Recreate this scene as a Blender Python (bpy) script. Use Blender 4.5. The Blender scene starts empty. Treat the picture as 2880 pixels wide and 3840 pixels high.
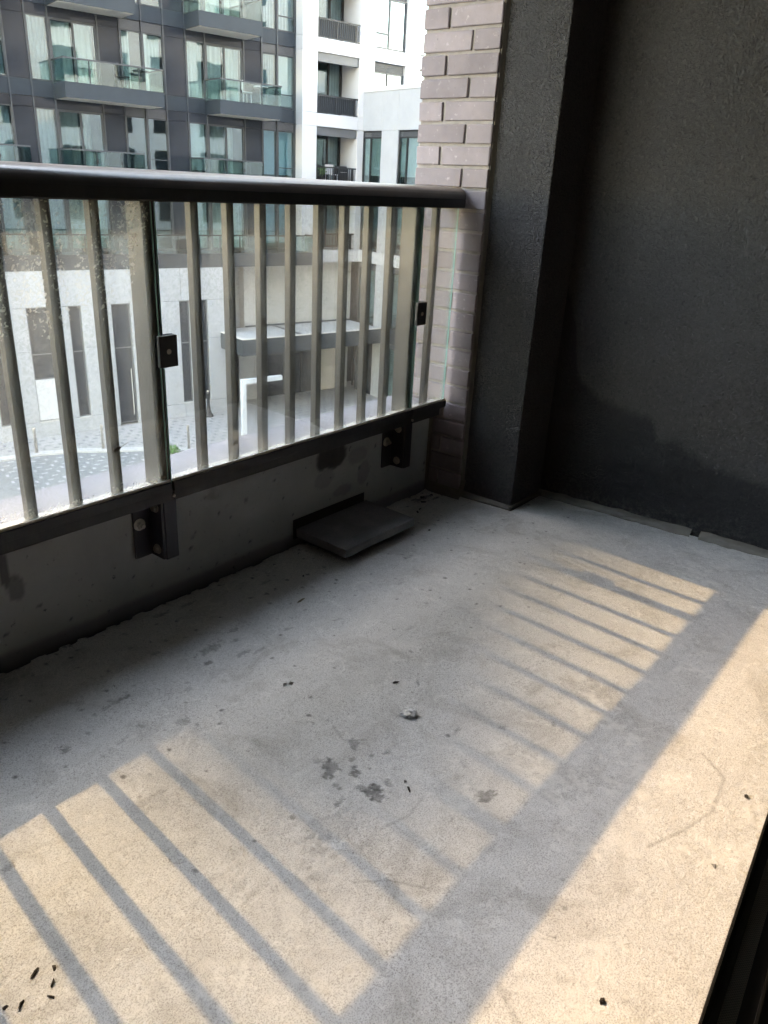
import bpy, bmesh, math, random
import numpy as np
from mathutils import Vector, Matrix, Quaternion

random.seed(7)
SC = bpy.context.scene
COL = SC.collection

# ------------------------------------------------------------------ camera
cam_d = bpy.data.cameras.new('camera')
cam = bpy.data.objects.new('camera', cam_d)
COL.objects.link(cam)
R3 = Matrix(((0.626792, 0.276477, -0.728486), (-0.777573, 0.282081, -0.56197), (0.05012, 0.91869, 0.391787)))
cam.matrix_world = Matrix.Translation((-2.3448, -1.6006, 1.0931)) @ R3.to_4x4()
cam_d.sensor_fit = 'HORIZONTAL'
cam_d.sensor_width = 36.0
cam_d.lens = 36.0 * 2870.0 / 2880.0
cam_d.clip_start = 0.02
cam_d.clip_end = 1500
SC.camera = cam

# ------------------------------------------------------------------ sky and sun
SUN_AZ, SUN_EL = math.radians(5.62), math.radians(40.54)   # azimuth measured from +Y towards +X
w = bpy.data.worlds.new('World'); SC.world = w; w.use_nodes = True
nt = w.node_tree; nt.nodes.clear()
sky = nt.nodes.new('ShaderNodeTexSky'); sky.sky_type = 'NISHITA'; sky.sun_disc = False
sky.sun_elevation = SUN_EL; sky.sun_rotation = SUN_AZ
sky.air_density = 1.0; sky.dust_density = 0.35; sky.ozone_density = 1.0
bg = nt.nodes.new('ShaderNodeBackground'); bg.inputs['Strength'].default_value = 0.15
wo = nt.nodes.new('ShaderNodeOutputWorld')
nt.links.new(sky.outputs[0], bg.inputs['Color']); nt.links.new(bg.outputs[0], wo.inputs['Surface'])
sun_d = bpy.data.lights.new('sun', 'SUN'); sun_d.energy = 2.0; sun_d.angle = math.radians(0.53)
sun_d.color = (0.090, 0.074, 0.052)
sun = bpy.data.objects.new('sun', sun_d); COL.objects.link(sun)
S = Vector((math.sin(SUN_AZ) * math.cos(SUN_EL), math.cos(SUN_AZ) * math.cos(SUN_EL), math.sin(SUN_EL)))
sun.rotation_euler = S.to_track_quat('Z', 'Y').to_euler()
sun.location = S * 60

SC.view_settings.view_transform = 'Standard'
SC.view_settings.look = 'None'
SC.view_settings.gamma = 1.0
SC.view_settings.use_curve_mapping = False
SC.view_settings.exposure = 4.5
SC.view_settings.use_white_balance = True          # the photograph is balanced for the blue shade
SC.view_settings.white_balance_temperature = 10500
SC.view_settings.white_balance_tint = 13
SC.render.engine = 'CYCLES'
SC.cycles.use_denoising = True
SC.cycles.use_adaptive_sampling = True
SC.cycles.adaptive_threshold = 0.025
SC.cycles.adaptive_min_samples = 24
SC.cycles.max_bounces = 5
SC.cycles.diffuse_bounces = 3
SC.cycles.glossy_bounces = 3
SC.cycles.transparent_max_bounces = 20
SC.cycles.caustics_reflective = False
SC.cycles.caustics_refractive = False
SC.cycles.sample_clamp_indirect = 6.0

# ------------------------------------------------------------------ material helpers
def new_mat(name):
    m = bpy.data.materials.new(name); m.use_nodes = True
    n = m.node_tree; n.nodes.clear()
    out = n.nodes.new('ShaderNodeOutputMaterial')
    return m, n, out

def N(n, t, **kw):
    x = n.nodes.new(t)
    for k, v in kw.items():
        if hasattr(x, k): setattr(x, k, v)
        else: x.inputs[k].default_value = v
    return x

def rgb(c): return (c[0], c[1], c[2], 1.0)

def coords(n, scale=(1, 1, 1)):
    tc = n.nodes.new('ShaderNodeTexCoord')
    mp = n.nodes.new('ShaderNodeMapping'); mp.inputs['Scale'].default_value = scale
    n.links.new(tc.outputs['Object'], mp.inputs['Vector'])
    return mp.outputs['Vector']

def noise(n, vec, scale, detail=4.0, rough=0.55, dist=0.0):
    x = n.nodes.new('ShaderNodeTexNoise')
    x.inputs['Scale'].default_value = scale; x.inputs['Detail'].default_value = detail
    x.inputs['Roughness'].default_value = rough; x.inputs['Distortion'].default_value = dist
    n.links.new(vec, x.inputs['Vector'])
    return x.outputs['Fac']

def ramp(n, fac, stops):
    r = n.nodes.new('ShaderNodeValToRGB')
    els = r.color_ramp.elements
    while len(els) < len(stops): els.new(0.5)
    for e, (p, c) in zip(els, stops):
        e.position = p; e.color = rgb(c) if len(c) == 3 else c
    n.links.new(fac, r.inputs['Fac'])
    return r.outputs['Color']

def mixc(n, a, b, fac, mode='MIX'):
    m = n.nodes.new('ShaderNodeMix'); m.data_type = 'RGBA'; m.blend_type = mode
    for i, v in ((6, a), (7, b)):
        if isinstance(v, tuple): m.inputs[i].default_value = rgb(v)
        else: n.links.new(v, m.inputs[i])
    if isinstance(fac, (int, float)): m.inputs[0].default_value = fac
    else: n.links.new(fac, m.inputs[0])
    return m.outputs[2]

def math_(n, op, a, b=None, c=None, clamp=False):
    m = n.nodes.new('ShaderNodeMath'); m.operation = op; m.use_clamp = clamp
    for i, v in enumerate((a, b, c)):
        if v is None: continue
        if isinstance(v, (int, float)): m.inputs[i].default_value = v
        else: n.links.new(v, m.inputs[i])
    return m.outputs[0]

def bump(n, height, strength=0.3, dist=0.002, normal=None):
    b = n.nodes.new('ShaderNodeBump'); b.inputs['Strength'].default_value = strength
    b.inputs['Distance'].default_value = dist
    n.links.new(height, b.inputs['Height'])
    if normal is not None: n.links.new(normal, b.inputs['Normal'])
    return b.outputs['Normal']

def principled(n, out, color, rough=0.6, metallic=0.0, spec=0.5, normal=None):
    b = n.nodes.new('ShaderNodeBsdfPrincipled')
    if isinstance(color, tuple): b.inputs['Base Color'].default_value = rgb(color)
    else: n.links.new(color, b.inputs['Base Color'])
    if isinstance(rough, (int, float)): b.inputs['Roughness'].default_value = rough
    else: n.links.new(rough, b.inputs['Roughness'])
    b.inputs['Metallic'].default_value = metallic
    b.inputs['Specular IOR Level'].default_value = spec
    if normal is not None: n.links.new(normal, b.inputs['Normal'])
    n.links.new(b.outputs[0], out.inputs['Surface'])
    return b

def simple(name, color, rough=0.6, metallic=0.0, spec=0.5, var=0.12, scale=3.0, bmp=0.0, bscale=40.0, bdist=0.002, fine=0.0):
    m, n, out = new_mat(name)
    v = coords(n)
    lo = tuple(max(0, c * (1 - var)) for c in color); hi = tuple(min(1, c * (1 + var)) for c in color)
    f = noise(n, v, scale, 5, 0.6)
    col = ramp(n, f, [(0.3, lo), (0.7, hi)])
    if fine > 0:
        f2 = noise(n, v, scale * 25, 3, 0.6)
        col = mixc(n, col, tuple(c * (1 - fine) for c in color), ramp(n, f2, [(0.5, (0, 0, 0)), (0.7, (1, 1, 1))]))
    nm = None
    if bmp > 0: nm = bump(n, noise(n, v, bscale, 4, 0.6), bmp, bdist)
    principled(n, out, col, rough, metallic, spec, nm)
    return m

M = {}
# near materials
def mk_floor():
    m, n, out = new_mat('balcony_concrete')
    v = coords(n)
    a = noise(n, v, 1.6, 5, 0.6, 0.4); b = noise(n, v, 9, 6, 0.65, 0.8); c = noise(n, v, 55, 5, 0.7); d = noise(n, v, 260, 3, 0.6)
    col = ramp(n, a, [(0.3, (0.575, 0.573, 0.567)), (0.7, (0.665, 0.66, 0.645))])
    col = mixc(n, col, (0.70, 0.692, 0.675), ramp(n, b, [(0.52, (0, 0, 0)), (0.72, (0.75, 0.75, 0.75))]))
    col = mixc(n, col, (0.44, 0.432, 0.42), ramp(n, b, [(0.28, (0.6, 0.6, 0.6)), (0.42, (0, 0, 0))]))
    col = mixc(n, col, (0.66, 0.645, 0.61), ramp(n, c, [(0.57, (0, 0, 0)), (0.70, (0.55, 0.55, 0.55))]))
    pm = ramp(n, noise(n, v, 3.2, 4, 0.6, 0.6), [(0.40, (0.25, 0.25, 0.25)), (0.64, (1, 1, 1))])
    col = mixc(n, col, (0.24, 0.228, 0.21), math_(n, 'MULTIPLY', pm, ramp(n, d, [(0.30, (0.8, 0.8, 0.8)), (0.44, (0, 0, 0))])))
    col = mixc(n, col, (0.27, 0.26, 0.24), math_(n, 'MULTIPLY', pm, ramp(n, noise(n, v, 120, 4, 0.75, 1.0), [(0.33, (0.8, 0.8, 0.8)), (0.43, (0, 0, 0))])))
    bl = noise(n, v, 4.5, 6, 0.7, 1.2)
    col = mixc(n, col, (0.42, 0.408, 0.385), ramp(n, bl, [(0.32, (0.85, 0.85, 0.85)), (0.49, (0, 0, 0))]))
    col = mixc(n, col, (0.73, 0.72, 0.695), ramp(n, noise(n, v, 17, 6, 0.75, 2.0), [(0.53, (0, 0, 0)), (0.68, (0.75, 0.75, 0.75))]))
    gr = noise(n, v, 420, 2, 0.5)
    col = mixc(n, col, mixc(n, col, (0.66, 0.655, 0.64), 1.0, 'MULTIPLY'), ramp(n, gr, [(0.36, (1, 1, 1)), (0.52, (0, 0, 0))]))
    # trowel sweeps
    wv = n.nodes.new('ShaderNodeTexWave'); wv.wave_type = 'RINGS'; wv.inputs['Scale'].default_value = 5.0
    wv.inputs['Distortion'].default_value = 6; wv.inputs['Detail'].default_value = 4; n.links.new(v, wv.inputs['Vector'])
    sw = math_(n, 'MULTIPLY', wv.outputs['Fac'], 0.12)
    col = mixc(n, col, (0.58, 0.56, 0.52), math_(n, 'MULTIPLY', sw, noise(n, v, 2.3, 2)))
    at = n.nodes.new('ShaderNodeAttribute'); at.attribute_name = 'wear'
    col = mixc(n, col, (0.10, 0.098, 0.092), at.outputs['Fac'])
    at2 = n.nodes.new('ShaderNodeAttribute'); at2.attribute_name = 'chalk'
    col = mixc(n, col, (0.72, 0.705, 0.67), at2.outputs['Fac'])
    h = math_(n, 'ADD', math_(n, 'MULTIPLY', c, 0.6), math_(n, 'MULTIPLY', d, 0.35))
    nm = bump(n, h, 0.75, 0.005)
    principled(n, out, col, 0.78, 0, 0.35, nm)
    return m
M['floor'] = mk_floor()

def mk_parapet():
    m, n, out = new_mat('painted_parapet_concrete')
    v = coords(n)
    a = noise(n, v, 3, 6, 0.65, 0.5); b = noise(n, v, 40, 5, 0.65); d = noise(n, v, 120, 2, 0.5)
    col = ramp(n, a, [(0.3, (0.30, 0.315, 0.33)), (0.7, (0.41, 0.428, 0.44))])
    col = mixc(n, col, (0.04, 0.042, 0.044), ramp(n, b, [(0.28, (0.8, 0.8, 0.8)), (0.38, (0, 0, 0))]))
    at = n.nodes.new('ShaderNodeAttribute'); at.attribute_name = 'stain'
    col = mixc(n, col, (0.012, 0.013, 0.015), at.outputs['Fac'])
    at2 = n.nodes.new('ShaderNodeAttribute'); at2.attribute_name = 'chalk'
    col = mixc(n, col, (0.30, 0.29, 0.28), at2.outputs['Fac'])
    nm = bump(n, math_(n, 'ADD', b, math_(n, 'MULTIPLY', d, 0.4)), 0.25, 0.003)
    principled(n, out, col, 0.6, 0, 0.4, nm)
    return m
M['parapet'] = mk_parapet()

def mk_cap():
    m, n, out = new_mat('parapet_top_stone')
    v = coords(n)
    a = noise(n, v, 5, 5, 0.6); b = noise(n, v, 60, 3, 0.7)
    col = ramp(n, a, [(0.3, (0.20, 0.20, 0.22)), (0.7, (0.26, 0.26, 0.28))])
    col = mixc(n, col, (0.13, 0.12, 0.12), ramp(n, b, [(0.27, (1, 1, 1)), (0.36, (0, 0, 0))]))
    principled(n, out, col, 0.8, 0, 0.3, bump(n, b, 0.3, 0.003))
    return m
M['cap'] = mk_cap()

def mk_stucco(name='charcoal_stucco', baked_shade=False):
    m, n, out = new_mat(name)
    v = coords(n)
    a = noise(n, v, 1.3, 5, 0.65); g = noise(n, v, 95, 3, 0.55, 1.2); g2 = noise(n, v, 240, 2, 0.5); bl = noise(n, v, 9, 4, 0.6)
    col = ramp(n, a, [(0.3, (0.047, 0.047, 0.0495)), (0.7, (0.067, 0.0665, 0.068))])
    col = mixc(n, col, (0.092, 0.091, 0.091), ramp(n, g, [(0.54, (0, 0, 0)), (0.74, (0.7, 0.7, 0.7))]))
    col = mixc(n, col, (0.026, 0.026, 0.028), ramp(n, g, [(0.28, (0.7, 0.7, 0.7)), (0.44, (0, 0, 0))]))
    col = mixc(n, col, (0.066, 0.064, 0.062), ramp(n, bl, [(0.58, (0, 0, 0)), (0.74, (0.45, 0.45, 0.45))]))
    sp = n.nodes.new('ShaderNodeSeparateXYZ'); n.links.new(v, sp.inputs[0])
    if baked_shade:      # shade below the reflected light, put into the colour, irregular upper edge
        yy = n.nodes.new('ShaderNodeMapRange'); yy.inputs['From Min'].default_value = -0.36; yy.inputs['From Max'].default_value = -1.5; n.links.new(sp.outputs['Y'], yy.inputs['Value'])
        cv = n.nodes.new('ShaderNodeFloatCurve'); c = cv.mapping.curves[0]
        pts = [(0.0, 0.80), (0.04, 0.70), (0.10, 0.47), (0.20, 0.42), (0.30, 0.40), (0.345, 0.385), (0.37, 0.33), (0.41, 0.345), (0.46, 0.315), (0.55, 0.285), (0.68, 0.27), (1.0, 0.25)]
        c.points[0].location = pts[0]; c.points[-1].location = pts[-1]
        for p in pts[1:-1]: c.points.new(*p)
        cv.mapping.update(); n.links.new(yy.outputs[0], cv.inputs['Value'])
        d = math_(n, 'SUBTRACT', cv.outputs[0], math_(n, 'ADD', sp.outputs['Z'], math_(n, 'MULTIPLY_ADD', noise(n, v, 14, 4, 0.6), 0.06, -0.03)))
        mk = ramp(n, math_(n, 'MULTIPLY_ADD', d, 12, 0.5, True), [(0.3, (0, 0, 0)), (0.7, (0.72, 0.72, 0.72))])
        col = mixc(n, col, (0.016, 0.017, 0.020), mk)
    # pale cement dust splashed along the foot
    low = math_(n, 'MULTIPLY_ADD', sp.outputs['Z'], -6.0, 0.78, True)
    dust = math_(n, 'MULTIPLY', low, ramp(n, noise(n, v, 70, 4, 0.7), [(0.45, (0, 0, 0)), (0.75, (0.8, 0.8, 0.8))]))
    col = mixc(n, col, (0.20, 0.195, 0.18), dust)
    h = math_(n, 'ADD', g, math_(n, 'MULTIPLY', g2, 0.35))
    principled(n, out, col, 0.82, 0, 0.3, bump(n, h, 1.0, 0.022))
    return m
M['stucco_baked_shade'] = mk_stucco('charcoal_stucco_with_baked_shade', True)
M['stucco'] = mk_stucco()

def mk_brick(name, c0, c1):
    m, n, out = new_mat(name)
    v = coords(n)
    oi = n.nodes.new('ShaderNodeObjectInfo')
    tc = n.nodes.new('ShaderNodeVectorMath'); tc.operation = 'ADD'
    n.links.new(v, tc.inputs[0]); n.links.new(oi.outputs['Location'], tc.inputs[1])
    vv = tc.outputs[0]
    a = noise(n, vv, 9, 5, 0.6); b = noise(n, vv, 130, 3, 0.65); c = noise(n, vv, 45, 3, 0.6)
    col = ramp(n, a, [(0.3, c0), (0.7, c1)])
    col = mixc(n, col, (0.10, 0.095, 0.10), ramp(n, b, [(0.24, (0.9, 0.9, 0.9)), (0.34, (0, 0, 0))]))
    col = mixc(n, col, (0.52, 0.47, 0.47), ramp(n, c, [(0.62, (0, 0, 0)), (0.78, (0.5, 0.5, 0.5))]))
    hs = n.nodes.new('ShaderNodeHueSaturation')
    n.links.new(math_(n, 'MULTIPLY_ADD', oi.outputs['Random'], 0.36, 0.82), hs.inputs['Value'])
    n.links.new(col, hs.inputs['Color'])
    principled(n, out, hs.outputs[0], 0.75, 0, 0.3, bump(n, math_(n, 'ADD', b, c), 0.35, 0.002))
    return m
M['brick'] = mk_brick('mauve_brick', (0.188, 0.160, 0.170), (0.248, 0.212, 0.222))
M['mortar'] = simple('mortar', (0.25, 0.225, 0.21), 0.9, var=0.15, scale=30, bmp=0.4, bscale=150)
M['sealant'] = simple('grey_brown_sealant', (0.13, 0.119, 0.102), 0.55, var=0.2, scale=14, bmp=0.5, bscale=45, bdist=0.004)

def mk_black_metal(name, base, rough, dust, dustcol=(0.30, 0.28, 0.26), top=0.0):
    m, n, out = new_mat(name)
    v = coords(n, (1, 1, 0.35))
    a = noise(n, v, 28, 6, 0.7); b = noise(n, v, 160, 3, 0.6); g = noise(n, v, 3, 3)
    f = math_(n, 'MULTIPLY', ramp(n, a, [(0.45, (0, 0, 0)), (0.8, (1, 1, 1))]), dust)
    f = math_(n, 'ADD', f, math_(n, 'MULTIPLY', ramp(n, b, [(0.62, (0, 0, 0)), (0.75, (1, 1, 1))]), dust * 0.7), None, True)
    col = mixc(n, base, dustcol, f)
    if top > 0:      # upward faces coloured paler to imitate the sky's sheen on the rail
        ge = n.nodes.new('ShaderNodeNewGeometry'); sp = n.nodes.new('ShaderNodeSeparateXYZ'); n.links.new(ge.outputs['Normal'], sp.inputs[0])
        up = math_(n, 'MULTIPLY', ramp(n, sp.outputs['Z'], [(0.10, (0, 0, 0)), (0.85, (1, 1, 1))]), math_(n, 'MULTIPLY_ADD', a, 0.8, top - 0.4), None, True)
        col = mixc(n, col, (0.17, 0.17, 0.175), up)
    rr = math_(n, 'MULTIPLY_ADD', g, 0.2, rough - 0.1)
    principled(n, out, col, rr, 0, 0.5, bump(n, b, 0.08, 0.001))
    return m
M['rail'] = mk_black_metal('black_rail_paint', (0.009, 0.010, 0.012), 0.34, 0.05, top=1.0)
M['rail_low'] = mk_black_metal('black_bottom_rail_paint', (0.016, 0.018, 0.020), 0.42, 0.10)
M['baluster'] = mk_black_metal('dusty_bronze_baluster_paint', (0.009, 0.0072, 0.006), 0.30, 0.12, (0.14, 0.115, 0.095))
M['bracket'] = mk_black_metal('navy_black_bracket_paint', (0.010, 0.012, 0.022), 0.35, 0.06)
M['steel'] = simple('dull_zinc_steel', (0.45, 0.42, 0.39), 0.42, 0.85, var=0.2, scale=60)
M['gasket'] = simple('dusty_glazing_gasket', (0.48, 0.47, 0.43), 0.8, var=0.35, scale=40)
M['rubber'] = simple('dark_rubber_slab', (0.21, 0.21, 0.222), 0.85, var=0.35, scale=9, bmp=0.4, bscale=120, fine=0.3)
M['rubber_edge'] = simple('dark_plastic_plate', (0.012, 0.012, 0.014), 0.5, var=0.2)
M['ceiling'] = simple('white_ceiling_plaster', (0.34, 0.34, 0.34), 0.85, var=0.05)
M['room'] = simple('grey_room_wall', (0.22, 0.22, 0.22), 0.8, var=0.03)
M['room_floor'] = simple('grey_room_floor', (0.12, 0.12, 0.12), 0.5, var=0.1)
M['door_black'] = simple('black_door_aluminium', (0.0015, 0.0015, 0.0015), 0.4, var=0.1)
M['door_red'] = simple('brown_black_door_lip', (0.0016, 0.0012, 0.0012), 0.6, var=0.1)

def mk_weave():
    m, n, out = new_mat('woven_pile_strip')
    v = coords(n)
    ck = n.nodes.new('ShaderNodeTexChecker'); ck.inputs['Scale'].default_value = 420
    ck.inputs['Color1'].default_value = rgb((0.16, 0.15, 0.13)); ck.inputs['Color2'].default_value = rgb((0.26, 0.245, 0.21))
    n.links.new(v, ck.inputs['Vector'])
    principled(n, out, ck.outputs['Color'], 0.9, 0, 0.1)
    return m
M['weave'] = mk_weave()

def mk_dust():
    m, n, out = new_mat('dust_film')
    at = n.nodes.new('ShaderNodeAttribute'); at.attribute_name = 'dirt'
    tr = N(n, 'ShaderNodeBsdfTransparent')
    df = N(n, 'ShaderNodeBsdfDiffuse'); df.inputs['Color'].default_value = rgb((0.80, 0.77, 0.71))
    tl = N(n, 'ShaderNodeBsdfTranslucent'); tl.inputs['Color'].default_value = rgb((0.80, 0.76, 0.68))
    dm = N(n, 'ShaderNodeMixShader'); dm.inputs[0].default_value = 0.55
    n.links.new(df.outputs[0], dm.inputs[1]); n.links.new(tl.outputs[0], dm.inputs[2])
    m2 = N(n, 'ShaderNodeMixShader'); n.links.new(at.outputs['Fac'], m2.inputs[0])
    n.links.new(tr.outputs[0], m2.inputs[1]); n.links.new(dm.outputs[0], m2.inputs[2]); n.links.new(m2.outputs[0], out.inputs['Surface'])
    return m
M['dust'] = mk_dust()
def mk_glass_clean():
    m, n, out = new_mat('clear_balustrade_glass')
    tr = N(n, 'ShaderNodeBsdfTransparent'); tr.inputs['Color'].default_value = rgb((0.975, 0.992, 0.985))
    gl = N(n, 'ShaderNodeBsdfGlossy'); gl.inputs['Roughness'].default_value = 0.02
    fr = N(n, 'ShaderNodeFresnel'); fr.inputs['IOR'].default_value = 1.45
    mx = N(n, 'ShaderNodeMixShader'); n.links.new(math_(n, 'MULTIPLY', fr.outputs[0], 0.35), mx.inputs[0])
    n.links.new(tr.outputs[0], mx.inputs[1]); n.links.new(gl.outputs[0], mx.inputs[2]); n.links.new(mx.outputs[0], out.inputs['Surface'])
    return m
M['glass_clean'] = mk_glass_clean()
def mk_glass_edge():
    m, n, out = new_mat('green_glass_edge')
    principled(n, out, (0.22, 0.42, 0.38), 0.15, 0, 0.5)
    return m
M['glass_edge'] = mk_glass_edge()

def mk_pane(name, tint, refl, wav=0.02):
    m, n, out = new_mat(name)
    v = coords(n)
    tr = N(n, 'ShaderNodeBsdfTransparent'); tr.inputs['Color'].default_value = rgb(tint)
    gl = N(n, 'ShaderNodeBsdfGlossy'); gl.inputs['Roughness'].default_value = 0.015
    gl.inputs['Color'].default_value = rgb((0.86, 0.95, 0.96))
    n.links.new(bump(n, noise(n, v, 1.1, 2, 0.4), wav, 0.3), gl.inputs['Normal'])
    lw = N(n, 'ShaderNodeLayerWeight'); lw.inputs['Blend'].default_value = 0.35
    fac = math_(n, 'MULTIPLY_ADD', lw.outputs['Fresnel'], 0.45, refl, True)
    mx = N(n, 'ShaderNodeMixShader'); n.links.new(fac, mx.inputs[0])
    n.links.new(tr.outputs[0], mx.inputs[1]); n.links.new(gl.outputs[0], mx.inputs[2])
    n.links.new(mx.outputs[0], out.inputs['Surface'])
    return m
M['pane'] = mk_pane('tinted_window_glass', (0.68, 0.79, 0.80), 0.10, 0.007)
M['pane_dark'] = mk_pane('dark_shopfront_glass', (0.30, 0.36, 0.38), 0.10)
M['pane_green'] = mk_pane('green_balustrade_glass', (0.82, 0.91, 0.89), 0.05, 0.004)
M['spandrel'] = simple('dark_grey_spandrel_glass', (0.022, 0.027, 0.034), 0.12, 0, 0.35, var=0.08)
M['panel_dark'] = simple('charcoal_metal_panel', (0.036, 0.045, 0.052), 0.45, 0, 0.2, var=0.06)
M['mullion'] = simple('grey_mullion_aluminium', (0.050, 0.056, 0.060), 0.4, 0, 0.5, var=0.05)
M['mullion_black'] = simple('black_window_frame', (0.020, 0.021, 0.022), 0.4, var=0.05)
M['soffit'] = simple('pale_soffit_panel', (0.62, 0.57, 0.50), 0.8, var=0.04)
M['white'] = simple('white_cladding_panel', (0.50, 0.50, 0.50), 0.6, var=0.025, scale=1.2)
M['cream'] = simple('cream_stucco_panel', (0.52, 0.50, 0.46), 0.8, var=0.04, scale=1.5)
M['stone_pale'] = simple('pale_stone_panel', (0.36, 0.37, 0.38), 0.65, var=0.06, scale=1.6, fine=0.06)
M['louver'] = simple('grey_louver', (0.10, 0.105, 0.11), 0.45, var=0.05)
M['room_dark'] = simple('dim_room_interior', (0.10, 0.10, 0.10), 0.9, var=0.2)
M['curtain_teal'] = simple('blue_green_curtain', (0.28, 0.37, 0.39), 0.9, var=0.25, scale=2)
M['curtain_white'] = simple('white_curtain', (0.85, 0.85, 0.80), 0.9, var=0.06, scale=2)
M['curtain_beige'] = simple('beige_curtain', (0.48, 0.45, 0.41), 0.9, var=0.08, scale=2)
M['curtain_blue'] = simple('light_blue_roller_blind', (0.40, 0.62, 0.72), 0.9, var=0.06, scale=2)
M['home'] = simple('light_grey_home_cladding', (0.72, 0.72, 0.71), 0.7, var=0.05)
M['road'] = simple('grey_block_paving', (0.19, 0.20, 0.198), 0.85, var=0.10, scale=0.6, fine=0.1)
M['plaza'] = simple('pale_block_paving', (0.32, 0.31, 0.295), 0.85, var=0.07, scale=0.7, fine=0.1)
M['paver_grey'] = simple('grey_paver', (0.20, 0.20, 0.20), 0.85, var=0.2, scale=2.0)
M['paver_white'] = simple('white_paver', (0.34, 0.34, 0.335), 0.85, var=0.08, scale=2.0)
M['kerb'] = simple('white_kerb_concrete', (0.44, 0.43, 0.41), 0.85, var=0.06)
M['lamp_white'] = simple('pale_grey_post_paint', (0.60, 0.63, 0.65), 0.4, var=0.03)
M['leaf'] = simple('green_leaf', (0.07, 0.17, 0.04), 0.6, var=0.4, scale=20)
M['ground'] = simple('pale_ground_paving', (0.50, 0.49, 0.47), 0.9, var=0.08, scale=0.2)
M['debris_dark'] = simple('dark_grit', (0.035, 0.028, 0.022), 0.9, var=0.5, scale=80)
M['debris_grey'] = simple('grey_mortar_chip', (0.20, 0.19, 0.175), 0.9, var=0.4, scale=120)
M['debris_leaf'] = simple('dry_leaf_scrap', (0.20, 0.17, 0.12), 0.8, var=0.4, scale=60)
M['foil'] = simple('crumpled_silver_foil', (0.36, 0.36, 0.355), 0.4, 0.5, var=0.3, scale=120)
M['black_plastic'] = simple('black_plastic', (0.02, 0.02, 0.022), 0.5, var=0.1)

# ------------------------------------------------------------------ mesh helpers
class MB:
    def __init__(s): s.v = []; s.f = []; s.mi = []
    def add(s, vs, fs, mi=0):
        o = len(s.v); s.v += [tuple(p) for p in vs]; s.f += [tuple(i + o for i in f) for f in fs]; s.mi += [mi] * len(fs); return s
    def box(s, x0, x1, y0, y1, z0, z1, mi=0):
        if x0 > x1: x0, x1 = x1, x0
        if y0 > y1: y0, y1 = y1, y0
        if z0 > z1: z0, z1 = z1, z0
        return s.add([(x0, y0, z0), (x1, y0, z0), (x1, y1, z0), (x0, y1, z0), (x0, y0, z1), (x1, y0, z1), (x1, y1, z1), (x0, y1, z1)],
                     [(0, 3, 2, 1), (4, 5, 6, 7), (0, 1, 5, 4), (1, 2, 6, 5), (2, 3, 7, 6), (3, 0, 4, 7)], mi)
    def prism(s, poly, a0, a1, axis='x', mi=0):
        n = len(poly); vs = []
        for a in (a0, a1):
            for p, q in poly:
                vs.append((a, p, q) if axis == 'x' else ((p, a, q) if axis == 'y' else (p, q, a)))
        fs = [tuple(range(n - 1, -1, -1)), tuple(range(n, 2 * n))]
        for i in range(n):
            j = (i + 1) % n; fs.append((i, j, n + j, n + i))
        return s.add(vs, fs, mi)
    def cyl(s, p0, p1, r, n=12, r1=None, mi=0):
        p0 = Vector(p0); p1 = Vector(p1); d = (p1 - p0).normalized()
        a = d.orthogonal().normalized(); b = d.cross(a); r1 = r if r1 is None else r1
        vs = []
        for p, rr in ((p0, r), (p1, r1)):
            for i in range(n):
                t = 2 * math.pi * i / n; vs.append(tuple(p + a * (rr * math.cos(t)) + b * (rr * math.sin(t))))
        fs = [tuple(range(n - 1, -1, -1)), tuple(range(n, 2 * n))] + [(i, (i + 1) % n, n + (i + 1) % n, n + i) for i in range(n)]
        return s.add(vs, fs, mi)
    def lathe(s, c, prof, n=16, mi=0):
        vs = []
        for r, z in prof:
            for i in range(n):
                t = 2 * math.pi * i / n; vs.append((c[0] + r * math.cos(t), c[1] + r * math.sin(t), c[2] + z))
        fs = []
        for k in range(len(prof) - 1):
            for i in range(n):
                j = (i + 1) % n; fs.append((k * n + i, k * n + j, (k + 1) * n + j, (k + 1) * n + i))
        fs.append(tuple(range(n - 1, -1, -1))); fs.append(tuple(range((len(prof) - 1) * n, len(prof) * n)))
        return s.add(vs, fs, mi)
    def mesh(s, name, mats, bevel=0.0, smooth=False, seg=2):
        me = bpy.data.meshes.new(name); me.from_pydata(s.v, [], s.f)
        for m in (mats if isinstance(mats, (list, tuple)) else [mats]): me.materials.append(m)
        if any(s.mi): me.polygons.foreach_set('material_index', s.mi)
        bm = bmesh.new(); bm.from_mesh(me)
        bmesh.ops.recalc_face_normals(bm, faces=bm.faces)
        if bevel > 0:
            bmesh.ops.bevel(bm, geom=[e for e in bm.edges if e.is_manifold and e.calc_face_angle(0) > 0.6], offset=bevel, segments=seg, affect='EDGES', profile=0.5, clamp_overlap=True)
        bm.to_mesh(me); bm.free()
        if smooth: me.polygons.foreach_set('use_smooth', [True] * len(me.polygons))
        me.update()
        return me
    def build(s, name, mats, parent=None, bevel=0.0, smooth=False, seg=2):
        return link(name, s.mesh(name, mats, bevel, smooth, seg), parent)

def link(name, me, parent=None, loc=None, rot=None):
    o = bpy.data.objects.new(name, me); COL.objects.link(o)
    if parent is not None: o.parent = parent
    if loc is not None: o.location = loc
    if rot is not None: o.rotation_euler = rot
    return o

def tag(o, label=None, cat=None, group=None, kind=None):
    if label: o['label'] = label
    if cat: o['category'] = cat
    if group: o['group'] = group
    if kind: o['kind'] = kind
    return o

def empty(name, loc=(0, 0, 0), rz=0.0):
    o = bpy.data.objects.new(name, None); COL.objects.link(o); o.location = loc; o.rotation_euler = (0, 0, rz); return o

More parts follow.
